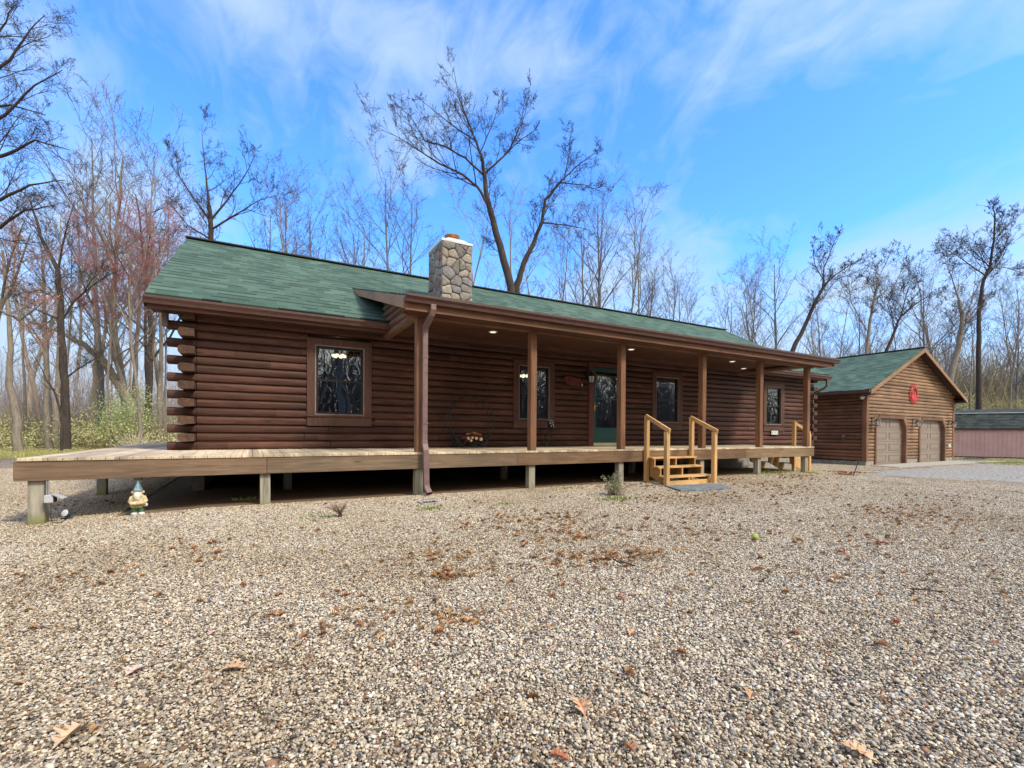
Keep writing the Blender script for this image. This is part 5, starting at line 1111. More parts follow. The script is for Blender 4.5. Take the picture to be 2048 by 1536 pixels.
guided('bare_tree', 'tall bare tree rising behind the left end of the roof', 418, 21, [
    [(418, 880, .30), (420, 650, .24), (421, 520, .19), (422, 460, .16), (418, 410, .12)],
    [(418, 410, .08), (412, 350, .05), (405, 290, .02), (404, 250, .01)], [(420, 440, .08), (385, 395, .05), (358, 350, .03), (350, 300, .012)], [(422, 440, .08), (455, 400, .05), (490, 350, .03), (510, 310, .012)], [(422, 460, .07), (470, 430, .05), (520, 400, .02), (552, 390, .01)], [(422, 480, .06), (375, 450, .04), (335, 400, .02)]], 21, DK, DK, (6, 5, 4), side=.3, thick=.68)
guided('bare_tree', 'slender bare tree with a curved trunk above the far end of the roof', 1560, 33, [
    [(1545, 880, .30), (1575, 720, .25), (1592, 685, .22), (1615, 640, .19), (1632, 600, .16), (1650, 570, .12), (1670, 550, .08)],
    [(1645, 575, .08), (1648, 535, .06), (1662, 500, .04), (1677, 465, .015)], [(1670, 550, .06), (1700, 530, .04), (1735, 515, .015)], [(1650, 565, .05), (1630, 530, .04), (1624, 490, .015)], [(1670, 560, .05), (1710, 545, .03), (1750, 530, .01)]], 33, DK, DK, (5, 5, 4), side=.3, thick=.66)
guided('bare_tree', 'tall bare tree standing at the right edge behind the shed', 1955, 40, [
    [(1955, 880, .40), (1957, 700, .30), (1958, 620, .26), (1967, 560, .22), (1980, 535, .18), (1988, 480, .13), (1990, 430, .09)],
    [(1990, 430, .07), (1985, 415, .04), (1990, 400, .015)], [(1972, 552, .10), (1940, 530, .07), (1915, 512, .04), (1895, 500, .015)], [(1980, 535, .09), (1955, 510, .06), (1925, 480, .03), (1880, 475, .012)], [(1988, 480, .08), (2010, 455, .05), (2040, 430, .02)], [(1980, 537, .08), (2010, 535, .05), (2045, 545, .02)]], 41, DK, DK, (6, 5, 4), side=.33, thick=.55)
guided('bare_tree', 'thick grey trunk leaning right above the garage roof edge', 1893, 38, [
    [(1885, 880, .40), (1900, 760, .34), (1918, 690, .28), (1925, 640, .22), (1918, 600, .16)], [(1918, 600, .10), (1905, 560, .06), (1890, 520, .02)], [(1922, 660, .09), (1950, 620, .05), (1975, 600, .02)]], 42, GRB, DK, (5, 5, 4), side=.4, thick=.7)
guided('bare_tree', 'bare forked tree directly above the garage ridge', 1740, 36, [
    [(1725, 880, .30), (1733, 700, .2), (1740, 640, .16), (1748, 600, .13), (1755, 560, .1)], [(1755, 560, .06), (1775, 520, .03), (1782, 498, .012)], [(1748, 600, .07), (1790, 570, .04), (1810, 525, .015)], [(1733, 660, .08), (1700, 600, .05), (1698, 560, .02)]], 43, GRB, DK, (5, 5, 4), side=.4, thick=.6)
guided('bare_tree', 'bare tree with fanning limbs above the right garage slope', 1795, 37, [
    [(1760, 880, .30), (1768, 715, .2), (1790, 660, .16), (1800, 635, .13), (1835, 605, .09)], [(1800, 635, .07), (1812, 590, .05), (1830, 545, .02)], [(1835, 605, .06), (1860, 590, .03), (1885, 585, .012)], [(1790, 660, .06), (1775, 610, .04), (1790, 570, .015)]], 44, DK, DK, (5, 5, 4), side=.42, thick=.6)
# left edge: big tree just out of frame, its twigs reach in
guided('bare_tree', 'large dark bare tree at the left edge spreading long twigs into the sky', -60, 13, [
    [(-70, 890, .24), (-60, 600, .2), (-50, 400, .16), (-40, 250, .12), (-35, 100, .08), (-20, -40, .04)],
    [(-50, 420, .07), (0, 400, .05), (60, 370, .03), (130, 360, .01)], [(-45, 330, .07), (10, 310, .05), (70, 280, .03), (140, 300, .01)], [(-40, 260, .07), (10, 230, .045), (70, 170, .025), (125, 140, .01)], [(-38, 160, .06), (20, 120, .04), (60, 60, .02), (90, 30, .01)], [(-50, 480, .07), (0, 455, .05), (50, 420, .03), (110, 410, .01)], [(-38, 120, .05), (0, 60, .03), (30, 10, .01)], [(-40, 220, .05), (20, 210, .03), (90, 230, .012)]], 51, DK, DK, (6, 6, 4), side=.30, up=.02)
guided('bare_tree', 'dark straight trunk with low side branches in front of the woods', 130, 28, [
    [(133, 893, .17), (130, 800, .15), (126, 700, .13), (122, 620, .11), (116, 540, .09), (80, 470, .06), (60, 400, .03)], [(124, 640, .05), (150, 600, .035), (200, 560, .02), (240, 540, .01)], [(120, 600, .05), (80, 580, .035), (30, 590, .02)], [(128, 760, .035), (160, 735, .025), (205, 710, .01)], [(116, 540, .05), (130, 470, .03), (150, 400, .012)], [(122, 640, .04), (75, 620, .03), (20, 600, .01)]], 52, DK, DK, (5, 5, 4), side=.3, thick=1.35)
guided('bare_tree', 'very slim black sapling beside the dark straight trunk', 125, 26, [[(124, 893, .05), (122, 830, .042), (112, 790, .035), (97, 765, .028), (85, 740, .02), (60, 700, .01)], [(123, 840, .02), (121, 780, .018), (122, 700, .012), (118, 640, .006)]], 53, DK, DK, (4, 3, 3), side=.3, maxlev=3, thick=1.4)
guided('bare_tree', 'big split trunk slanting far to the left at the woods edge', 262, 33, [
    [(272, 880, .42), (262, 808, .40), (235, 765, .34), (205, 720, .28), (170, 690, .2), (110, 660, .12), (60, 645, .06)], [(262, 808, .22), (240, 750, .18), (228, 700, .14), (220, 650, .1), (200, 560, .05), (190, 480, .02)]], 54, GRB, GRB, (5, 5, 4), side=.3)
guided('bare_tree', 'pale short leaning trunk above the green undergrowth', 182, 33, [[(180, 868, .21), (185, 810, .19), (192, 770, .17), (193, 720, .13), (190, 640, .09), (180, 560, .05)], [(193, 770, .05), (215, 745, .03), (240, 735, .01)]], 55, PLB, TNB, (5, 4, 4), side=.4, thick=1.1)
for i, (px_, dp_, xs_, rr, ph, lb) in enumerate([(40, 16, [(38, 893), (30, 820), (18, 770), (22, 700), (15, 600), (5, 500)], .17, 'grey', 'crooked grey trunk standing nearest the left picture edge'), (97, 18, [(100, 885), (93, 820), (92, 700), (88, 600), (85, 500)], .16, 'grey', 'straight grey trunk left of the darkest trunk'), (52, 20, [(53, 885), (50, 800), (45, 700), (50, 600)], .09, 'grey', 'thin grey trunk second from the left picture edge'),
                            (108, 19, [(108, 884), (112, 820), (115, 760), (118, 650), (110, 560)], .15, 'pale', 'pale trunk just behind the darkest trunk'), (270, 22, [(275, 880), (270, 800), (272, 700), (280, 600), (275, 500)], .16, 'tan', 'tan trunk standing right behind the pale dry shrub'), (300, 23, [(298, 880), (296, 800), (292, 700), (290, 560), (300, 470)], .14, 'dark', 'dark thin trunk close to the log corner'), (325, 21, [(330, 880), (326, 820), (318, 780), (305, 700), (315, 600)], .12, 'grey', 'slim bent trunk just left of the log corner ends')]):
    n = len(xs_); guided('bare_tree', lb, px_, dp_*1.6, [[(x, y, rr*1.5*(1-.75*k/(n-1))) for k, (x, y) in enumerate(xs_)]], 60+i, BARK[ph], BARK[ph], (5, 5, 4), side=.45)
# pink budding trees
def buds(t, n, spread, colr, seed, zmin, name='blossom'):
    r = np.random.default_rng(seed); cr = [c for c in t.children if c.name.startswith('crown')][0]; me0 = cr.data; V = np.empty(len(me0.vertices)*3, 'f'); me0.vertices.foreach_get('co', V); V = V.reshape(-1, 3)
    V = V[V[:, 2] > zmin]; P_ = V[r.integers(0, len(V), n)]+r.normal(0, spread, (n, 3)); mb = MB()
    for p in P_:
        s_ = r.uniform(.012, .03); d = r.normal(size=(3, 3)); d /= np.linalg.norm(d, axis=1)[:, None]; k = r.uniform(.7, 1.3); mb.add([p+d[0]*s_, p+d[1]*s_, p+d[2]*s_, p-(d[0]+d[1])*.6*s_], [(0, 1, 2), (0, 2, 3)], 0, tuple(c*k for c in colr))
    me = mb.build(name, LEAFM, None, tint=True); me.parent = t
for i, (px_, dp_, st, lb) in enumerate([(285, 29, [[(285, 880, .13), (272, 760, .10), (262, 680, .09), (258, 600, .07), (262, 520, .04), (270, 440, .015)], [(262, 660, .06), (230, 600, .04), (215, 530, .03), (205, 470, .01)], [(260, 640, .06), (300, 570, .05), (320, 500, .03), (335, 440, .01)], [(262, 600, .05), (285, 540, .04), (300, 440, .015)]], 'reddish budding tree just left of the roof corner'),
                            (215, 30, [[(222, 880, .10), (215, 760, .08), (222, 660, .07), (215, 600, .05), (200, 540, .02)], [(216, 690, .05), (180, 640, .035), (150, 600, .02)], [(218, 650, .04), (240, 590, .03), (250, 520, .015)]], 'reddish budding tree standing behind the pale leaning trunk'),
                            (20, 14, [[(-20, 880, .10), (-15, 700, .08), (0, 620, .06), (30, 560, .04), (60, 470, .02)], [(0, 620, .05), (40, 640, .03), (90, 600, .015)], [(-10, 640, .05), (20, 520, .03), (50, 440, .015)]], 'reddish budding tree at the left picture edge')]):
    t = guided('budding_tree', lb, px_, dp_, st, 80+i, GRB, BARK['red'] if i < 2 else TNB, (6, 5, 4), side=.4, up=.03); buds(t, 4200, .05, (.56, .22, .20) if i < 2 else (.55, .28, .2), 90+i, 2.0, 'buds')

# generic woods
def variant(seed, H, r0, mt, mc, **k): g = TG(np.random.default_rng(seed)); g.grow(H, r0, **k); return g
VAR = []
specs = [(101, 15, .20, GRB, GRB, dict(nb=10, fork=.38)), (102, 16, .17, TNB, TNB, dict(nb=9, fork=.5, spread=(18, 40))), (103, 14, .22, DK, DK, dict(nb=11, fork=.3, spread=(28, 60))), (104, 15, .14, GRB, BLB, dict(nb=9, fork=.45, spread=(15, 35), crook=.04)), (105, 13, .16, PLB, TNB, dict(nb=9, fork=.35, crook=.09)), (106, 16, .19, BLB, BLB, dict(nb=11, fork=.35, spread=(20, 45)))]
made = [None]*len(specs)
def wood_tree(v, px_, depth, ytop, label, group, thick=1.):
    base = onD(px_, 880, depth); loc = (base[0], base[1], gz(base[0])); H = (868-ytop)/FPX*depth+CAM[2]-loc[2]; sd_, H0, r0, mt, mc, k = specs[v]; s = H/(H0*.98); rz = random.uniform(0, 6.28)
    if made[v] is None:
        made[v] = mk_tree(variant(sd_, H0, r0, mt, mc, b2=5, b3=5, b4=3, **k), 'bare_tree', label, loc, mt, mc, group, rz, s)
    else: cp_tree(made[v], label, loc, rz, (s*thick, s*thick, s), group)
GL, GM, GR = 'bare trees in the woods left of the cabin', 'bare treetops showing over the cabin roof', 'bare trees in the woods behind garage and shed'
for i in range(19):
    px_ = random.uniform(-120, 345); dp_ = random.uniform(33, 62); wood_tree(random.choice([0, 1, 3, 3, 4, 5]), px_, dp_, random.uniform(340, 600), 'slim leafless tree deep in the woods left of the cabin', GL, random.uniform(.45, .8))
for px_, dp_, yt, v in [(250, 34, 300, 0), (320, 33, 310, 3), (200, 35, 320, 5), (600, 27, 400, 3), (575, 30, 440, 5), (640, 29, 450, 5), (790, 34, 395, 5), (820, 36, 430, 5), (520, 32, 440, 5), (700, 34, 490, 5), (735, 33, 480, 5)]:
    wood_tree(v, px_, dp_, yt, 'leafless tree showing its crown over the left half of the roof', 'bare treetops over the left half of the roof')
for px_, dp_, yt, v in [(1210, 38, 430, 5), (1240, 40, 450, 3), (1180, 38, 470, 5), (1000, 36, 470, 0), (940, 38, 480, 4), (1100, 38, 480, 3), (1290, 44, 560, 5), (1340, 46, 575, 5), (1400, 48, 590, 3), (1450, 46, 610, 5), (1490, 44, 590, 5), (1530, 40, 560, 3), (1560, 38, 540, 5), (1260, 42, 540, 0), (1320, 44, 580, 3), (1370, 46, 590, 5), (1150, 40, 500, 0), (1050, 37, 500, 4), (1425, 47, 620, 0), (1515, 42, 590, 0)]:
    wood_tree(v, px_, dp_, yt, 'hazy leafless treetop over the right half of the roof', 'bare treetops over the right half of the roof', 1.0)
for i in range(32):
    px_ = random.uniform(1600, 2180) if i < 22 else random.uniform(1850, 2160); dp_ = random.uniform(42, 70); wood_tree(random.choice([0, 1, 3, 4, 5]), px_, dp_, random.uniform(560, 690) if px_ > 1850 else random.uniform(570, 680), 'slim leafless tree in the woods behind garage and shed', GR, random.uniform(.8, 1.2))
# trees behind the photographer that the windows mirror
for i, (x, y, v, s) in enumerate([(-9, -24, 2, 1.1), (-3, -28, 0, 1.2), (2, -23, 2, 1.0), (7, -27, 5, 1.2), (12, -24, 2, 1.1), (17, -29, 0, 1.2), (23, -25, 2, 1.1), (29, -30, 5, 1.2), (35, -26, 2, 1.1), (42, -30, 0, 1.2), (-15, -30, 5, 1.2), (9, -35, 1, 1.2), (20, -36, 1, 1.2), (30, -37, 4, 1.3), (49, -27, 2, 1.1), (56, -33, 0, 1.1), (-1, -38, 1, 1.2)]):
    if made[v] is None: wood_tree(v, 300, 40, 400, 'slim leafless tree deep in the woods left of the cabin', GL)
    cp_tree(made[v], 'bare tree mirrored in the cabin windows', (x, y, gz(x)), random.uniform(0, 6), (s*1.2, s*1.2, s), 'bare trees mirrored in the window panes')

# ------------------------------------------------------------------ stuff: far woods, brush, undergrowth, grass, leaf litter
def sticks(name, N_, fx, hfun, rfun, cols, seed, mat=TWIGM, lean=.15, kids=2, seg=4):
    r = np.random.default_rng(seed); V = []; F = []; C = []; o = 0
    def add(P_, R, c):
        nonlocal o
        n = 3; P_ = np.array(P_); m = len(P_); d = np.gradient(P_, axis=0); d /= np.linalg.norm(d, axis=1)[:, None]+1e-9; u = np.cross(d, [.3, .8, .2]); u /= np.linalg.norm(u, axis=1)[:, None]+1e-9; v = np.cross(d, u); a = np.arange(n)*2.094
        V.append((P_[:, None]+(u[:, None]*np.cos(a)[None, :, None]+v[:, None]*np.sin(a)[None, :, None])*np.array(R)[:, None, None]).reshape(-1, 3)); i = np.arange(m-1)[:, None]*n; k = np.arange(n)[None]; k2 = (k+1) % n
        F.append(np.stack([i+k, i+k2, i+n+k2, i+n+k], -1).reshape(-1, 4)+o); C.append(np.tile(c, (m*n, 1))); o += m*n
    for _ in range(N_):
        x, y = fx(r); h = hfun(r); r0 = rfun(r); p = np.array([x, y, gz(x)-.05]); d = np.array([r.normal(0, lean), r.normal(0, lean), 1.]); P_ = [p]
        for k in range(seg): d = d+r.normal(0, .12, 3); d /= np.linalg.norm(d); P_.append(P_[-1]+d*h/seg)
        R = np.linspace(r0, r0*.2, seg+1); c = np.array(cols[r.integers(len(cols))])*r.uniform(.7, 1.25); add(P_, R, c)
        for k in range(kids):
            i = r.integers(1, seg); q = P_[i]; d2 = np.array([r.normal(0, .6), r.normal(0, .6), r.uniform(.3, 1)]); d2 /= np.linalg.norm(d2); l = h*r.uniform(.2, .45); add([q, q+d2*l*.5, q+(d2+[0, 0, .2])*l], [R[i]*.6, R[i]*.4, R[i]*.15], c)
    V = np.concatenate(V); F = np.concatenate(F); C = np.concatenate(C); me = bpy.data.meshes.new(name); me.vertices.add(len(V)); me.vertices.foreach_set('co', V.astype('f').ravel()); me.loops.add(len(F)*4); me.loops.foreach_set('vertex_index', F.astype('i').ravel()); me.polygons.add(len(F))
    me.polygons.foreach_set('loop_start', np.arange(0, len(F)*4, 4, dtype='i')); me.polygons.foreach_set('loop_total', np.full(len(F), 4, 'i')); me.update(calc_edges=True); me.materials.append(mat)
    ca = me.color_attributes.new('tint', 'FLOAT_COLOR', 'POINT'); ca.data.foreach_set('color', np.c_[C, np.ones(len(C))].astype('f').ravel()); ob = bpy.data.objects.new(name, me); sc.collection.objects.link(ob); return ob
def fpx(p0, p1, d0, d1):
    def f(r): q = onD(r.uniform(p0, p1), 880, r.uniform(d0, d1)); return q[0], q[1]
    return f
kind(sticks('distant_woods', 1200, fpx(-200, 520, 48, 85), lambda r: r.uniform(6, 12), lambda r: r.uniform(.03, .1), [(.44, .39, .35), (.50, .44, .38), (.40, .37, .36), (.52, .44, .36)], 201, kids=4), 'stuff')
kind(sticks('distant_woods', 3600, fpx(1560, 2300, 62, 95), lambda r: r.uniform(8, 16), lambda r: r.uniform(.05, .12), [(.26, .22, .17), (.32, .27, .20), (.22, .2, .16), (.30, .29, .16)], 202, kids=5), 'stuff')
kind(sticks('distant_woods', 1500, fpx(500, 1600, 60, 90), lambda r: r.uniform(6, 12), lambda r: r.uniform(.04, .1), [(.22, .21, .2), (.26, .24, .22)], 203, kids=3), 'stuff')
def behind(r): return r.uniform(-45, 95), r.uniform(-75, -34)
kind(sticks('distant_woods', 3000, behind, lambda r: r.uniform(7, 17), lambda r: r.uniform(.05, .16), [(.16, .13, .10), (.2, .17, .13), (.12, .1, .09)], 206, kids=5), 'stuff')
kind(sticks('brush', 4200, fpx(-120, 360, 31, 58), lambda r: r.uniform(.8, 4.5), lambda r: r.uniform(.007, .02), [(.38, .30, .21), (.32, .26, .17), (.44, .37, .26), (.28, .23, .14)], 204, lean=.35, kids=4), 'stuff')
kind(sticks('brush', 2200, fpx(1840, 2200, 44, 70), lambda r: r.uniform(2, 7), lambda r: r.uniform(.015, .03), [(.34, .29, .17), (.30, .28, .13), (.36, .32, .2)], 205, lean=.2, kids=4), 'stuff')
def specks(name, N_, fx, zf, size, cols, seed, mat=PLANTM, flat=False, clump=None):
    r = np.random.default_rng(seed); V = np.zeros((N_, 4, 3)); C = np.zeros((N_, 4, 3)); cl = [(*fx(r), zf(r)) for _ in range(clump)] if clump else None
    for i in range(N_):
        if cl: c_ = cl[r.integers(len(cl))]; x, y, z = c_[0]+r.normal(0, .55), c_[1]+r.normal(0, .55), max(.02, c_[2]+r.normal(0, .3))
        else: x, y = fx(r); z = zf(r)
        s = r.uniform(*size); a = r.normal(size=3); a[2] *= (.15 if flat else 1); a /= np.linalg.norm(a); b = np.cross(a, r.normal(size=3) if not flat else np.array([r.normal(0, .2), r.normal(0, .2), 1])); b /= np.linalg.norm(b); p = np.array([x, y, gz(x)+z]); V[i] = [p-a*s, p+b*s*.5, p+a*s, p-b*s*.5+(np.array([0, 0, s*.5]) if flat else 0)]; C[i] = np.array(cols[r.integers(len(cols))])*r.uniform(.7, 1.3)
    me = bpy.data.meshes.new(name); me.vertices.add(N_*4); me.vertices.foreach_set('co', V.astype('f').ravel()); me.loops.add(N_*4); me.loops.foreach_set('vertex_index', np.arange(N_*4, dtype='i')); me.polygons.add(N_); me.polygons.foreach_set('loop_start', np.arange(0, N_*4, 4, dtype='i')); me.polygons.foreach_set('loop_total', np.full(N_, 4, 'i')); me.update(calc_edges=True); me.materials.append(mat)
    ca = me.color_attributes.new('tint', 'FLOAT_COLOR', 'POINT'); ca.data.foreach_set('color', np.c_[C.reshape(-1, 3), np.ones(N_*4)].astype('f').ravel()); ob = bpy.data.objects.new(name, me); sc.collection.objects.link(ob); return ob
kind(specks('undergrowth', 48000, fpx(-100, 360, 28.5, 46), lambda r: abs(r.normal(0, .8))+.1, (.03, .08), [(.52, .54, .20), (.46, .48, .18), (.58, .56, .28), (.44, .36, .2), (.54, .50, .24)], 301, clump=600), 'stuff')
kind(specks('undergrowth', 6000, fpx(210, 300, 29, 33), lambda r: 1.2+abs(r.normal(0, 1.1)), (.03, .065), [(.36, .46, .16), (.42, .48, .20)], 302, clump=60), 'stuff')
kind(specks('undergrowth', 26000, fpx(1850, 2200, 46, 62), lambda r: r.uniform(1, 6.5), (.05, .12), [(.34, .36, .16), (.38, .36, .2), (.30, .32, .13)], 303, clump=160), 'stuff')
# grass: blades
def grass(name, N_, fx, h, cols, seed):
    r = np.random.default_rng(seed); V = np.zeros((N_, 3, 3)); C = np.zeros((N_, 3, 3))
    for i in range(N_):
        x, y = fx(r); a = r.uniform(0, 6.28); w_ = r.uniform(.006, .014); l = r.uniform(*h); p = np.array([x, y, gz(x)]); t_ = np.array([math.cos(a), math.sin(a), 0]); V[i] = [p-t_*w_, p+t_*w_, p+np.array([r.normal(0, .4)*l, r.normal(0, .4)*l, l])]; C[i] = np.array(cols[r.integers(len(cols))])*r.uniform(.7, 1.3)
    me = bpy.data.meshes.new(name); me.vertices.add(N_*3); me.vertices.foreach_set('co', V.astype('f').ravel()); me.loops.add(N_*3); me.loops.foreach_set('vertex_index', np.arange(N_*3, dtype='i')); me.polygons.add(N_); me.polygons.foreach_set('loop_start', np.arange(0, N_*3, 3, dtype='i')); me.polygons.foreach_set('loop_total', np.full(N_, 3, 'i')); me.update(calc_edges=True); me.materials.append(PLANTM)
    ca = me.color_attributes.new('tint', 'FLOAT_COLOR', 'POINT'); ca.data.foreach_set('color', np.c_[C.reshape(-1, 3), np.ones(N_*3)].astype('f').ravel()); ob = bpy.data.objects.new(name, me); sc.collection.objects.link(ob); return ob
def gpoly(p, rngseed=None):
    xs_, ys_ = [a for a, b in p], [b for a, b in p]
    def f(r):
        while True:
            x, y = r.uniform(min(xs_), max(xs_)), r.uniform(min(ys_), max(ys_))
            if inpoly(x, y, p): return x, y
    return f
gcol = [(.36, .38, .10), (.28, .32, .08), (.44, .42, .16), (.36, .28, .14)]
lawnmat = plain('mossy_lawn', (.27, .27, .085), .95, .4, nscale=3, bmp=.3)
lawn = [tuple(pix2g(a, b)[:2]) for a, b in [(-150, 924), (0, 919), (90, 912), (200, 901), (330, 895), (420, 891), (420, 888), (200, 890), (-150, 894)]]
kind(sheet('lawn', list(np.arange(-34, 8, .5)), list(np.arange(8, 40, .5)), lawnmat, .006, lambda x, y: inpoly(x+jit(x, y, .8), y+jit(y, x, .8), lawn)), 'structure')
kind(grass('grass', 30000, gpoly(lawn), (.05, .12), gcol, 401), 'stuff')
lawn2 = [tuple(pix2g(a, b)[:2]) for a, b in [(1903, 921), (1907, 914.5), (2034, 917.5), (2120, 920), (2120, 934), (2034, 932), (1960, 927)]]
kind(sheet('lawn', list(np.arange(32, 60, .5)), list(np.arange(-4, 12, .25)), plain('thin_lawn', (.30, .27, .14), .95, .5, nscale=2, bmp=.3), .010, lambda x, y: inpoly(x+jit(x, y, .5), y+jit(y, x, .5), lawn2)), 'structure')
kind(grass('grass', 9000, gpoly(lawn2), (.03, .09), gcol, 402), 'stuff')
weeds = []
for (a, b, n, s_) in [(1545, 946, 260, .25), (1622, 947, 160, .2), (1235, 1000, 240, .18), (860, 1020, 90, .12), (1130, 978, 60, .15), (640, 1035, 50, .15), (490, 1000, 30, .1), (1010, 1010, 40, .1)]:
    q = pix2g(a, b); weeds.append((q[0], q[1], n, s_))
def wf(r): tot = sum(w_[2] for w_ in weeds); k = r.integers(tot); 
def wpick(r):
    k = r.integers(sum(w_[2] for w_ in weeds))
    for w_ in weeds:
        if k < w_[2]: return w_[0]+r.normal(0, w_[3]), w_[1]+r.normal(0, w_[3]*.6)
        k -= w_[2]
kind(grass('weeds', 1500, wpick, (.02, .07), [(.22, .34, .07), (.30, .38, .12), (.26, .26, .08)], 403), 'stuff')

# fallen leaves
def leaf_outline(r, lobes=4):
    pts_ = [(0, 0)]; L_ = []
    for i in range(lobes):
        t = (i+1)/(lobes+.6); w_ = .42*math.sin(math.pi*min(1, t*.95))**.8*r.uniform(.75, 1.2); L_ += [(t-.10, w_*.30), (t-.02, w_), (t+.05, w_*.85), (t+.06, w_*.28)]
    return [(0, .015)]+L_+[(1.05, .04), (1.12, 0)]+[(a, -b*r.uniform(.8, 1.15)) for a, b in L_[::-1]]+[(0, -.015), (-.25, -.012), (-.25, .012)]
def leaf_mesh(mb_, p, size, yaw, r, col, curl=.25):
    ol = leaf_outline(r); c, s_ = math.cos(yaw), math.sin(yaw); mid = [(t, 0) for t in (.0, .25, .5, .75, 1.)]; V = []; tilt = r.normal(0, .25, 2)
    cu = curl*r.uniform(.4, 1.6)
    for a, b in ol: 
        z = .012+size*(cu*abs(b)*1.6+.12*math.sin(a*3)+tilt[0]*(a-.5)*.4+tilt[1]*b*.5+.06*cu); V.append((p[0]+size*(a*c-b*s_), p[1]+size*(a*s_+b*c), p[2]+max(.012, z)))
    n = len(V); V.append((p[0]+size*.5*c, p[1]+size*.5*s_, p[2]+.014+size*.05)); mb_.add(V, [(i, (i+1) % n, n) for i in range(n)], 0, col)
lc = [(.40, .18, .07), (.32, .14, .055), (.46, .26, .11), (.22, .11, .05), (.52, .35, .18), (.35, .20, .09), (.50, .38, .23)]
big = [(1680, 1500, .085, (.72, .44, .24), 'large golden oak leaf lying alone near the bottom right corner'), (1170, 1442, .10, (.66, .40, .22), 'long curled tan oak leaf near the bottom centre'), (1500, 1408, .055, (.62, .36, .18), 'small orange oak leaf left of the golden one'), (1245, 1498, .05, (.5, .24, .12), 'orange brown leaf near the bottom edge centre'), (1098, 1520, .06, (.45, .17, .08), 'red brown leaf touching the bottom edge'), (250, 1362, .085, (.58, .42, .34), 'pinkish tan oak leaf on the left gravel'), (175, 1462, .10, (.60, .42, .26), 'long folded tan leaf near the bottom left corner'), (1270, 1270, .055, (.66, .36, .18), 'star shaped orange leaf right of centre'), (1235, 1200, .055, (.52, .24, .16), 'dull red leaf above the star shaped orange one'), (1090, 1257, .04, (.62, .34, .16), 'small orange leaf left of the star shaped one'), (1565, 1300, .065, (.56, .42, .38), 'pale pinkish leaf on the gravel right of centre'), (1690, 1112, .08, (.40, .12, .08), 'upright dark red curled leaf on the right gravel'), (1780, 1093, .075, (.45, .18, .1), 'flat red brown leaf at the right below the leaf patch'), (440, 1350, .09, (.52, .34, .2), 'folded brown leaf on the left gravel centre'), (435, 1268, .05, (.62, .42, .36), 'small pink leaf on the left gravel'), (445, 1110, .06, (.34, .14, .09), 'dark brown leaf standing on the left gravel'), (1150, 1137, .07, (.60, .35, .2), 'light orange leaf below the twig'), (1320, 1140, .05, (.58, .34, .2), 'orange leaf just right of the twig'), (1505, 1143, .09, (.55, .26, .12), 'long orange brown leaf right of the twig'), (1300, 1040, .08, (.42, .18, .10), 'curled brown leaf below the steps'), (1170, 1018, .06, (.38, .18, .06), 'upright brown leaf left of the shrub base'), (1580, 1270, .04, (.6, .2, .1), 'small red leaf in the right gravel middle'), (1800, 1255, .05, (.48, .14, .1), 'small dark red leaf far right middle'), (1865, 1165, .05, (.5, .2, .1), 'bright red brown leaf at the far right'), (1230, 1165, .045, (.5, .25, .15), 'small brown leaf under the right end of the twig')]
r7 = np.random.default_rng(77)
for (a, b, s_, col, lb) in big:
    q = pix2g(a, b); mb = MB(); leaf_mesh(mb, (0, 0, 0), s_*1.15, r7.uniform(0, 6.28), r7, col, .35); o = mb.build('fallen_leaf', LEAFM, None, tint=True); o.location = (q[0], q[1], gz(q[0])+.006); tag(o, lb, 'leaf', 'fallen oak leaves on the gravel')
mb = MB(); r8 = np.random.default_rng(78)
patches = [(1060, 1045, 170, .75, .5), (1140, 1075, 60, .45, .25), (1230, 1120, 60, .4, .15), (1120, 1120, 30, .35, .15), (900, 1120, 45, .4, .2), (920, 1150, 25, .2, .15), (1330, 1000, 70, .7, .4), (1380, 1060, 60, .9, .6), (1480, 1000, 90, 1.2, .7), (1560, 975, 120, 1.3, .7), (1790, 1025, 90, .8, .35), (1860, 1040, 60, .9, .35), (1690, 945, 90, .5, .3), (1590, 955, 90, 1., .5), (920, 1240, 22, .12, .10), (700, 1250, 18, .3, .2), (300, 1130, 40, .9, .5), (1650, 1080, 80, 1.3, .9), (1400, 960, 90, 1., .4), (1250, 975, 60, .6, .3), (150, 1010, 30, .5, .4), (900, 1010, 25, .8, .3), (1900, 1000, 60, 1.5, .8), (1700, 1180, 30, .8, .5), (1000, 1170, 30, .9, .5)]
for (a, b, n, sx_, sy_) in patches:
    q = pix2g(a, b); 
    for _ in range(int(n*1.9)):
        x, y = q[0]+r8.normal(0, sx_*.75), q[1]+r8.normal(0, sy_*.85); kk = r8.uniform(.7, 1.25); col = tuple(c*kk for c in lc[r8.integers(len(lc))]); leaf_mesh(mb, (x, y, gz(x)+.004), r8.uniform(.022, .058), r8.uniform(0, 6.28), r8, col, .6)
for _ in range(420):
    a, b = r8.uniform(-50, 2100), 935+abs(r8.normal(0, 190)); q = pix2g(a, b)
    if -1.8 < q[0] < 15.4 and q[1] > -.1: continue
    leaf_mesh(mb, (q[0], q[1], gz(q[0])+.004), r8.uniform(.02, .055), r8.uniform(0, 6.28), r8, tuple(c*.95 for c in lc[r8.integers(len(lc))]), .6)
kind(mb.build('leaf_litter', LEAFM, None, tint=True), 'stuff')
wl_ = specks('leaf_litter', 9000, fpx(-100, 420, 27, 37), lambda r: .02, (.04, .09), [(.55, .40, .28), (.42, .27, .17), (.66, .54, .42), (.34, .2, .12)], 305, mat=LEAFM, flat=True); kind(wl_, 'stuff')
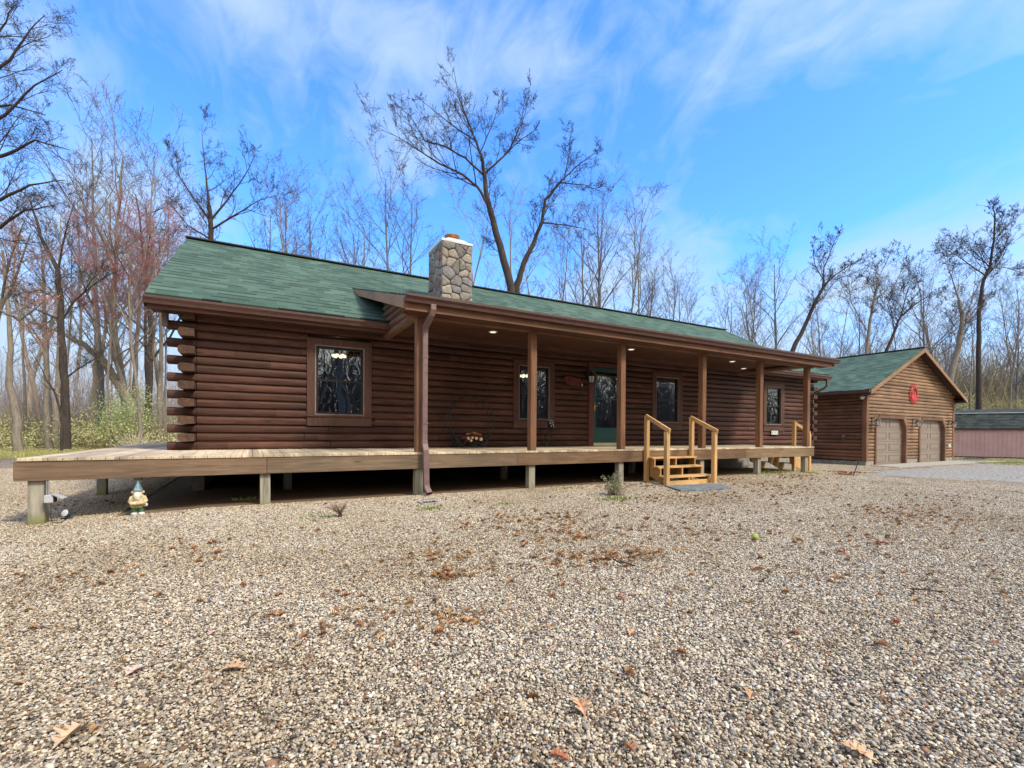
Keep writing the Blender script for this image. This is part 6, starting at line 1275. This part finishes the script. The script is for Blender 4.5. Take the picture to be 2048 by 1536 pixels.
# small pale debris heap at the woods edge, twigs on the ground
def ground_twig(pts_px, r0, label, name='fallen_twig', extra=None):
    P_ = [pix2g(a, b) for a, b in pts_px]; mb = MB(); mb.tube([(p[0], p[1], gz(p[0])+.022+.01*math.sin(i*2)) for i, p in enumerate(P_)], [r0*(1-.6*i/len(P_)) for i in range(len(P_))], 6)
    if extra: Q = [pix2g(a, b) for a, b in extra]; mb.tube([(p[0], p[1], gz(p[0])+.03) for p in Q], r0*.4, 5)
    return tag(mb.build(name, BARK['dark'], None, True), label, 'twig', 'twigs on the gravel')
ground_twig([(1270, 1137), (1248, 1132), (1235, 1127), (1222, 1121), (1195, 1124), (1172, 1126)], .009, 'dark forked twig lying in the centre of the gravel', extra=[(1225, 1122), (1212, 1108), (1203, 1098)])
ground_twig([(1820, 1184), (1850, 1188), (1893, 1188)], .006, 'thin straight twig on the right gravel')
ground_twig([(515, 1232), (500, 1245), (495, 1255)], .004, 'short thin twig on the left gravel')
ground_twig([(1757, 1450), (1762, 1475)], .003, 'tiny twig near the bottom right')
# pruned stump shrub
q = pix2g(680, 1036); r9 = np.random.default_rng(9)
t = thing('pruned_shrub', 'small leafless pruned shrub in the gravel before the deck', 'shrub', (q[0], q[1], 0)); mb = MB(); mb.tube([(q[0], q[1], -.03), (q[0], q[1], .05), (q[0]+.01, q[1], .08)], [.026, .022, .018], 7); mb.build('stem', BARK['dark'], t, True); mb = MB()
for k in range(34):
    a_ = r9.uniform(0, 6.28); l = r9.uniform(.08, .19); e_ = r9.uniform(.35, 1.2); d = np.array([math.cos(a_)*math.cos(e_), math.sin(a_)*math.cos(e_), math.sin(e_)]); p = np.array([q[0], q[1], .06]); m_ = p+d*l*.5; e2 = m_+(d+r9.normal(0, .3, 3))*l*.5; mb.tube([p, m_, e2], [.006, .004, .002], 4, col=(.2, .13, .09))
    mb.tube([m_, m_+(d+r9.normal(0, .5, 3))*l*.45], [.003, .0015], 4, col=(.24, .16, .1))
mb.build('branches', TWIGM, t, tint=True)
# leafy small shrub by the steps
q = pix2g(1230, 992); t = thing('small_shrub', 'low straggly green shrub growing in gravel left of the wooden steps', 'shrub', (q[0], q[1], 0)); mb = MB(); ml = MB()
for k in range(46):
    a_ = r9.uniform(0, 6.28); sp_ = r9.uniform(.05, .32); h = r9.uniform(.12, .42); p = np.array([q[0]+r9.normal(0, .05), q[1]+r9.normal(0, .04), 0]); e2 = p+np.array([math.cos(a_)*sp_, math.sin(a_)*sp_*.7, h]); m_ = (p+e2)/2+r9.normal(0, .02, 3); mb.tube([p, m_, e2], [.005, .004, .002], 4, col=(.22, .15, .10))
    for j in range(26):
        f = r9.uniform(.35, 1.05); c_ = p*(1-f)+e2*f+r9.normal(0, .022, 3); c_[2] = max(c_[2], .01); s_ = r9.uniform(.008, .02); d1 = r9.normal(size=3); d1 /= np.linalg.norm(d1); d2 = np.cross(d1, r9.normal(size=3)); d2 /= np.linalg.norm(d2); col = [(.20, .26, .12), (.30, .34, .2), (.14, .2, .08), (.36, .38, .28)][r9.integers(4)]; ml.add([c_-d1*s_, c_+d2*s_*.4, c_+d1*s_, c_-d2*s_*.4], [(0, 1, 2, 3)], 0, col)
mb.build('stems', TWIGM, t, tint=True); ml.build('leaves', PLANTM, t, tint=True)
# pale dry shrub at the woods edge
q = onD(270, 880, 21); q = (q[0], q[1]); mb = MB()
for k in range(90):
    a_ = r9.uniform(0, 6.28); e_ = r9.uniform(.5, 1.45); l = r9.uniform(.5, 1.15); d = np.array([math.cos(a_)*math.cos(e_), math.sin(a_)*math.cos(e_), math.sin(e_)]); p = np.array([q[0]+r9.normal(0, .15), q[1]+r9.normal(0, .15), 0]); m_ = p+d*l*.5; e2 = m_+(d+np.array([0, 0, .25])+r9.normal(0, .08, 3))*l*.5; mb.tube([p, m_, e2], [.011, .009, .004], 4, col=tuple(np.array((.58, .50, .38))*r9.uniform(.7, 1.2)))
tag(mb.build('dry_shrub', TWIGM, None, tint=True), 'pale dry leafless shrub at the woods edge beyond the deck', 'shrub')
# brown weed clump before the garage
q = pix2g(1690, 951); mb = MB()
for k in range(70):
    a_ = r9.uniform(0, 6.28); l = r9.uniform(.08, .24); d = np.array([math.cos(a_), math.sin(a_), r9.uniform(.1, 1)]); d /= np.linalg.norm(d); p = np.array([q[0]+r9.normal(0, .16), q[1]+r9.normal(0, .1), gz(q[0])]); mb.tube([p, p+d*l*.6, p+d*l], [.008, .007, .002], 4, col=tuple(np.array((.38, .18, .11))*r9.uniform(.7, 1.3)))
tag(mb.build('dead_plant', TWIGM, None, tint=True), 'dead reddish brown plant clump on the gravel near the iron stake', 'plant')
# dark brush pile near shed: stones and sticks around one core heap
q = pix2g(1950, 918); mb = MB(); n = 40; rr_ = [(q[0]+1.6*math.cos(2*math.pi*k/n)*(1+.25*math.sin(3*k)), q[1]+.55*math.sin(2*math.pi*k/n)*(1+.2*math.sin(5*k))) for k in range(n)]
V = [(x, y, gz(x)-.01) for x, y in rr_]+[(q[0]+(x-q[0])*.6, q[1]+(y-q[1])*.6, gz(q[0])+.05+.05*random.random()) for x, y in rr_]+[(q[0], q[1], gz(q[0])+.12)]
mb.add(V, [(i, (i+1) % n, n+(i+1) % n, n+i) for i in range(n)]+[(n+i, n+(i+1) % n, 2*n) for i in range(n)])
tag(mb.build('debris_heap', plain('dark_debris', (.09, .07, .055), .95, .5, nscale=9, bmp=.8), None), 'low dark heap of debris on the grass in front of the shed', 'debris heap')
